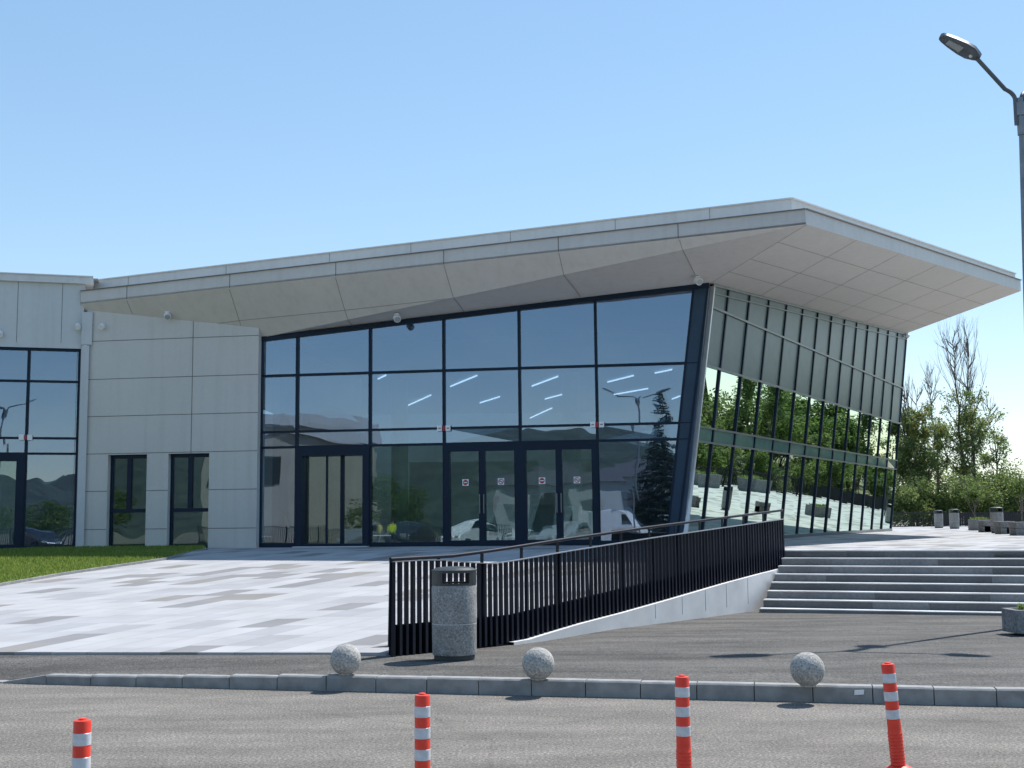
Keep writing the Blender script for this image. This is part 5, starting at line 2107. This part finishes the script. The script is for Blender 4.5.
# ------------------------------------------------------------------ cars, van, people, hall behind the viewer
def car(loc, rz, label, paint, van=False):
    t = empty('van' if van else 'parked_car', loc, label, 'van' if van else 'car')
    t.rotation_euler.z = rz
    if van:
        prof = [(-2.6, .35), (-2.62, 1.0), (-2.55, 2.25), (-2.3, 2.4), (1.0, 2.38), (1.35, 2.25), (1.95, 1.35), (2.55, 1.1), (2.65, .8), (2.6, .35)]
        win = [(1.05, 1.45), (1.05, 2.1), (1.32, 2.12), (1.82, 1.45)]
        W_ = 1.9
    else:
        prof = [(-2.1, .3), (-2.16, .7), (-2.05, .95), (-1.55, 1.05), (-1.15, 1.42), (-.2, 1.5), (.45, 1.42), (1.05, 1.02), (1.9, .88), (2.12, .65), (2.1, .3)]
        win = [(-1.4, 1.03), (-1.08, 1.36), (-.2, 1.43), (.4, 1.36), (.85, 1.03)]
        W_ = 1.72
    m2 = MB()
    m2.prism([(x, -W_ / 2, z) for x, z in prof], (0, W_, 0))
    local_build(m2, 'body', paint, t, bevel=.07)
    m2 = MB()
    for sg in (-1, 1):
        m2.prism([(x, sg * (W_ / 2 + .002), z) for x, z in win], (0, sg * .012, 0))
    local_build(m2, 'window', M['car_glass'], t)
    wx = (1.6, -1.6) if van else (1.3, -1.3)
    for x in wx:
        for sg in (-1, 1):
            w = sub('wheel', t)
            w.location = (0, 0, 0)
            m2 = MB()
            m2.tube([(x, sg * (W_ / 2 - .18), .32), (x, sg * (W_ / 2 + .03), .32)], .32, 24)
            local_build(m2, 'tyre', M['tyre'], w, smooth=True)
            m2 = MB()
            m2.tube([(x, sg * (W_ / 2 + .02), .32), (x, sg * (W_ / 2 + .045), .32)], .2, 20)
            local_build(m2, 'rim', M['frame_grey'], w, smooth=True)
    for sg in (-1, 1):
        m2 = MB()
        xx = prof[-3][0] + .12
        m2.box((xx if van else 2.02, sg * (W_ / 2 - .3), .8 if van else .72), (.2, .34, .16))
        local_build(m2, 'headlight', M['lens'], t)
    return t


car((-10.6, -8.5, 0), rad(100), 'silver parked car behind the viewer, mirrored in the entrance doors', M['car_silver'])
car((-13.6, -8.9, 0), rad(96), 'white parked car behind the viewer, mirrored in the entrance doors', M['car_white'])
for k_, (x_, y_, a_, c_, lb_) in enumerate(((-17.5, -9.5, 93, 'car_white', 'white hatchback in the parked row behind the viewer, third from the van'),
                                          (-21.5, -10.0, 88, 'car_dark', 'dark parked car behind the viewer, fourth from the van'),
                                          (-25.5, -10.5, 95, 'car_grey', 'grey parked car at the end of the row behind the viewer'),
                                          (-3.6, -12.5, 80, 'car_dark', 'dark parked car beside the white van behind the viewer'))):
    car((x_, y_, 0), rad(a_), lb_, M[c_])
sh = empty('warehouse', (-16, -48, 0), 'long pale grey warehouse far behind the viewer, mirrored in the doors', 'building')
mb = MB()
mb.box((-16, -48, 2.6), (26, 8, 5.2))
mb.build('wall', M['annex'], sh)
mb = MB()
mb.prism([(-29.4, -43.6, 5.2), (-29.4, -52.4, 5.2), (-29.4, -48, 6.7)], (26.8, 0, 0))
mb.build('roof', M['roof_dark'], sh)
for k_ in range(6):
    mb = MB()
    mb.box((-26.5 + k_ * 4.2, -43.97, 2.2 if k_ % 2 else 2.9), (2.4 if k_ % 2 else 1.6, .08, 4.2 if k_ % 2 else 1.2))
    mb.build('gate' if k_ % 2 else 'window', M['car_glass'] if k_ % 3 else M['roof_dark'], sh)
fb = empty('site_fence', (-30, -17, 0), 'dark bar fence behind the parked cars, mirrored in the glass', 'fence')
fence_run(fb, V((-42, -17.5, 0)), V((2, -16.5, 0)), 1.5, .035, .13)
car((-9.0, -14.4, 0), rad(5), 'white panel van behind the viewer, mirrored in the last glass bay', M['car_white'], True)


def person(loc, rz, label, top, legs, seed):
    rng = random.Random(seed)
    t = empty('person', loc, label, 'person')
    t.rotation_euler.z = rz
    me = bpy.data.meshes.new('body')
    J = [(0, 0, .95), (0, 0, 1.15), (0, .01, 1.38), (0, .02, 1.50), (0, .03, 1.60), (0, .03, 1.74),
         (.10, 0, .90), (.115, .02, .50), (.12, -.02, .08), (.12, .12, .04), (-.10, 0, .90), (-.12, .03, .50), (-.13, -.02, .08), (-.13, .12, .04),
         (.19, 0, 1.42), (.25, -.02, 1.14), (.22, .12, .93), (.22, .16, .84), (-.19, 0, 1.42), (-.26, -.02, 1.14), (-.25, .10, .92), (-.25, .14, .83)]
    E_ = [(0, 1), (1, 2), (2, 3), (3, 4), (4, 5), (0, 6), (6, 7), (7, 8), (8, 9), (0, 10), (10, 11), (11, 12), (12, 13), (2, 14), (14, 15), (15, 16), (16, 17), (2, 18), (18, 19), (19, 20), (20, 21)]
    R_ = [.15, .14, .155, .065, .09, .085, .085, .06, .045, .04, .085, .06, .045, .04, .065, .048, .036, .03, .065, .048, .036, .03]
    me.from_pydata(J, E_, [])
    o = bpy.data.objects.new('body', me)
    COL.objects.link(o)
    o.parent = t
    me.materials.append(M['skin'])
    sk = o.modifiers.new('skin', 'SKIN')
    for v, r in zip(me.skin_vertices[0].data, R_):
        v.radius = (r, r * .85)
    me.skin_vertices[0].data[0].use_root = True
    o.modifiers.new('sub', 'SUBSURF').render_levels = 1
    m2 = MB()
    m2.lathe([(.17, .92), (.185, 1.1), (.205, 1.35), (.19, 1.44), (.10, 1.50)], 18)
    for i, (x, y, z) in enumerate(m2.v):
        m2.v[i] = (x * 1.12, y * .78, z)
    for sg in (-1, 1):
        m2.tube([(sg * .17, 0, 1.44), (sg * .235, -.01, 1.26), (sg * .26, -.02, 1.13)], [.085, .075, .065], 10)
    local_build(m2, 'jacket', top, t, smooth=True)
    m2 = MB()
    m2.lathe([(.175, .84), (.18, .96)], 16)
    for sg in (-1, 1):
        m2.tube([(sg * .095, 0, .92), (sg * .118, .02, .5), (sg * .125, -.02, .07)], [.105, .08, .07], 12)
    local_build(m2, 'trousers', legs, t, smooth=True)
    m2 = MB()
    m2.ball((0, .01, 1.70), .105, .95, 1.05, .85, 16, 10)
    local_build(m2, 'hair', M['hair'], t, smooth=True)


person((-20.3, -2.8, 0), rad(20), 'person in a yellow shirt and grey trousers, mirrored in the glass beside the doors', M['shirt'], M['trouser_g'], 1)
person((-19.4, -3.0, 0), rad(-30), 'person in a lime high visibility vest, mirrored in the glass beside the doors', M['vest'], M['trouser'], 2)

bh = empty('hall_building', (-40.5, -26, 0), 'long beige hall with pale roof behind the viewer, mirrored in the left glass bays', 'building')
mb = MB()
mb.box((-39, -27, 4.6), (7, 16, 9.2))
mb.build('wall', M['beige'], bh)
mb = MB()
mb.box((-39, -27, 9.7), (7.8, 17, 1.0))
mb.build('roof', M['parapet'], bh)
for k in range(2):
    mb = MB()
    mb.box((-41 + k * 3.6, -18.97, 5.6), (1.8, .08, 2.2))
    mb.build('window', M['car_glass'], bh)

# ------------------------------------------------------------------ litter
mb = MB()
mb.prism([(-.045, 0, 0), (.045, .004, .006), (.05, .005, .05), (-.04, 0, .045)], (0, -.006, 0))
o = mb.build('paper_label', M['sign_white'])
q_ = onp(859, 695, KL - N_K * .012, N_K)
o.location = q_
o.rotation_euler.z = math.atan2(D_K.y, D_K.x)
tag(o, 'small white paper label stuck to the kerb face at the right', 'label')
mb = MB()
for k in range(5):
    mb.box((random.uniform(-.05, .05), random.uniform(-.02, .02), .015 + k * .004), (.07, .05, .02), random.uniform(0, 3))
o = mb.build('crumpled_paper', M['sign_white'], bevel=.006)
o.location = onz(272, 685.5, 0)
tag(o, 'crumpled white paper on the road against the kerb at the left', 'litter')

# ------------------------------------------------------------------ light
SUN_AZ, SUN_EL = rad(48), rad(56)
w = bpy.data.worlds.new('World')
sc.world = w
w.use_nodes = True
nt = w.node_tree
sky = nt.nodes.new('ShaderNodeTexSky')
sky.sky_type = 'NISHITA'
sky.sun_disc = False
sky.sun_elevation = SUN_EL
sky.sun_rotation = SUN_AZ
sky.altitude = 700
sky.air_density = 1.0
sky.dust_density = 0.12
sky.ozone_density = 0.9
bg = nt.nodes['Background']
gm = nt.nodes.new('ShaderNodeGamma')                # flattens the sky's range: softer step from zenith to horizon
gm.inputs['Gamma'].default_value = 0.56
hs = nt.nodes.new('ShaderNodeHueSaturation')
hs.inputs['Saturation'].default_value = 1.45
hs.inputs['Hue'].default_value = 0.498
nt.links.new(sky.outputs[0], gm.inputs['Color'])
nt.links.new(gm.outputs[0], hs.inputs['Color'])
nt.links.new(hs.outputs[0], bg.inputs['Color'])
bg.inputs['Strength'].default_value = 0.15
sl = bpy.data.lights.new('sun', 'SUN')
sl.energy = 2.55
sl.angle = rad(0.53)
sl.color = (1.0, 0.965, 0.92)
so = bpy.data.objects.new('sun', sl)
COL.objects.link(so)
sd = V((math.sin(SUN_AZ) * math.cos(SUN_EL), math.cos(SUN_AZ) * math.cos(SUN_EL), math.sin(SUN_EL)))
so.rotation_euler = sd.to_track_quat('Z', 'Y').to_euler()
so.location = (20, 40, 40)

sc.view_settings.view_transform = 'Standard'
sc.view_settings.look = 'None'
sc.view_settings.exposure = 1.34
sc.view_settings.gamma = 1
sc.cycles.max_bounces = 10
sc.cycles.transparent_max_bounces = 24
sc.cycles.glossy_bounces = 5
sc.cycles.use_denoising = True
sc.cycles.sample_clamp_indirect = 6
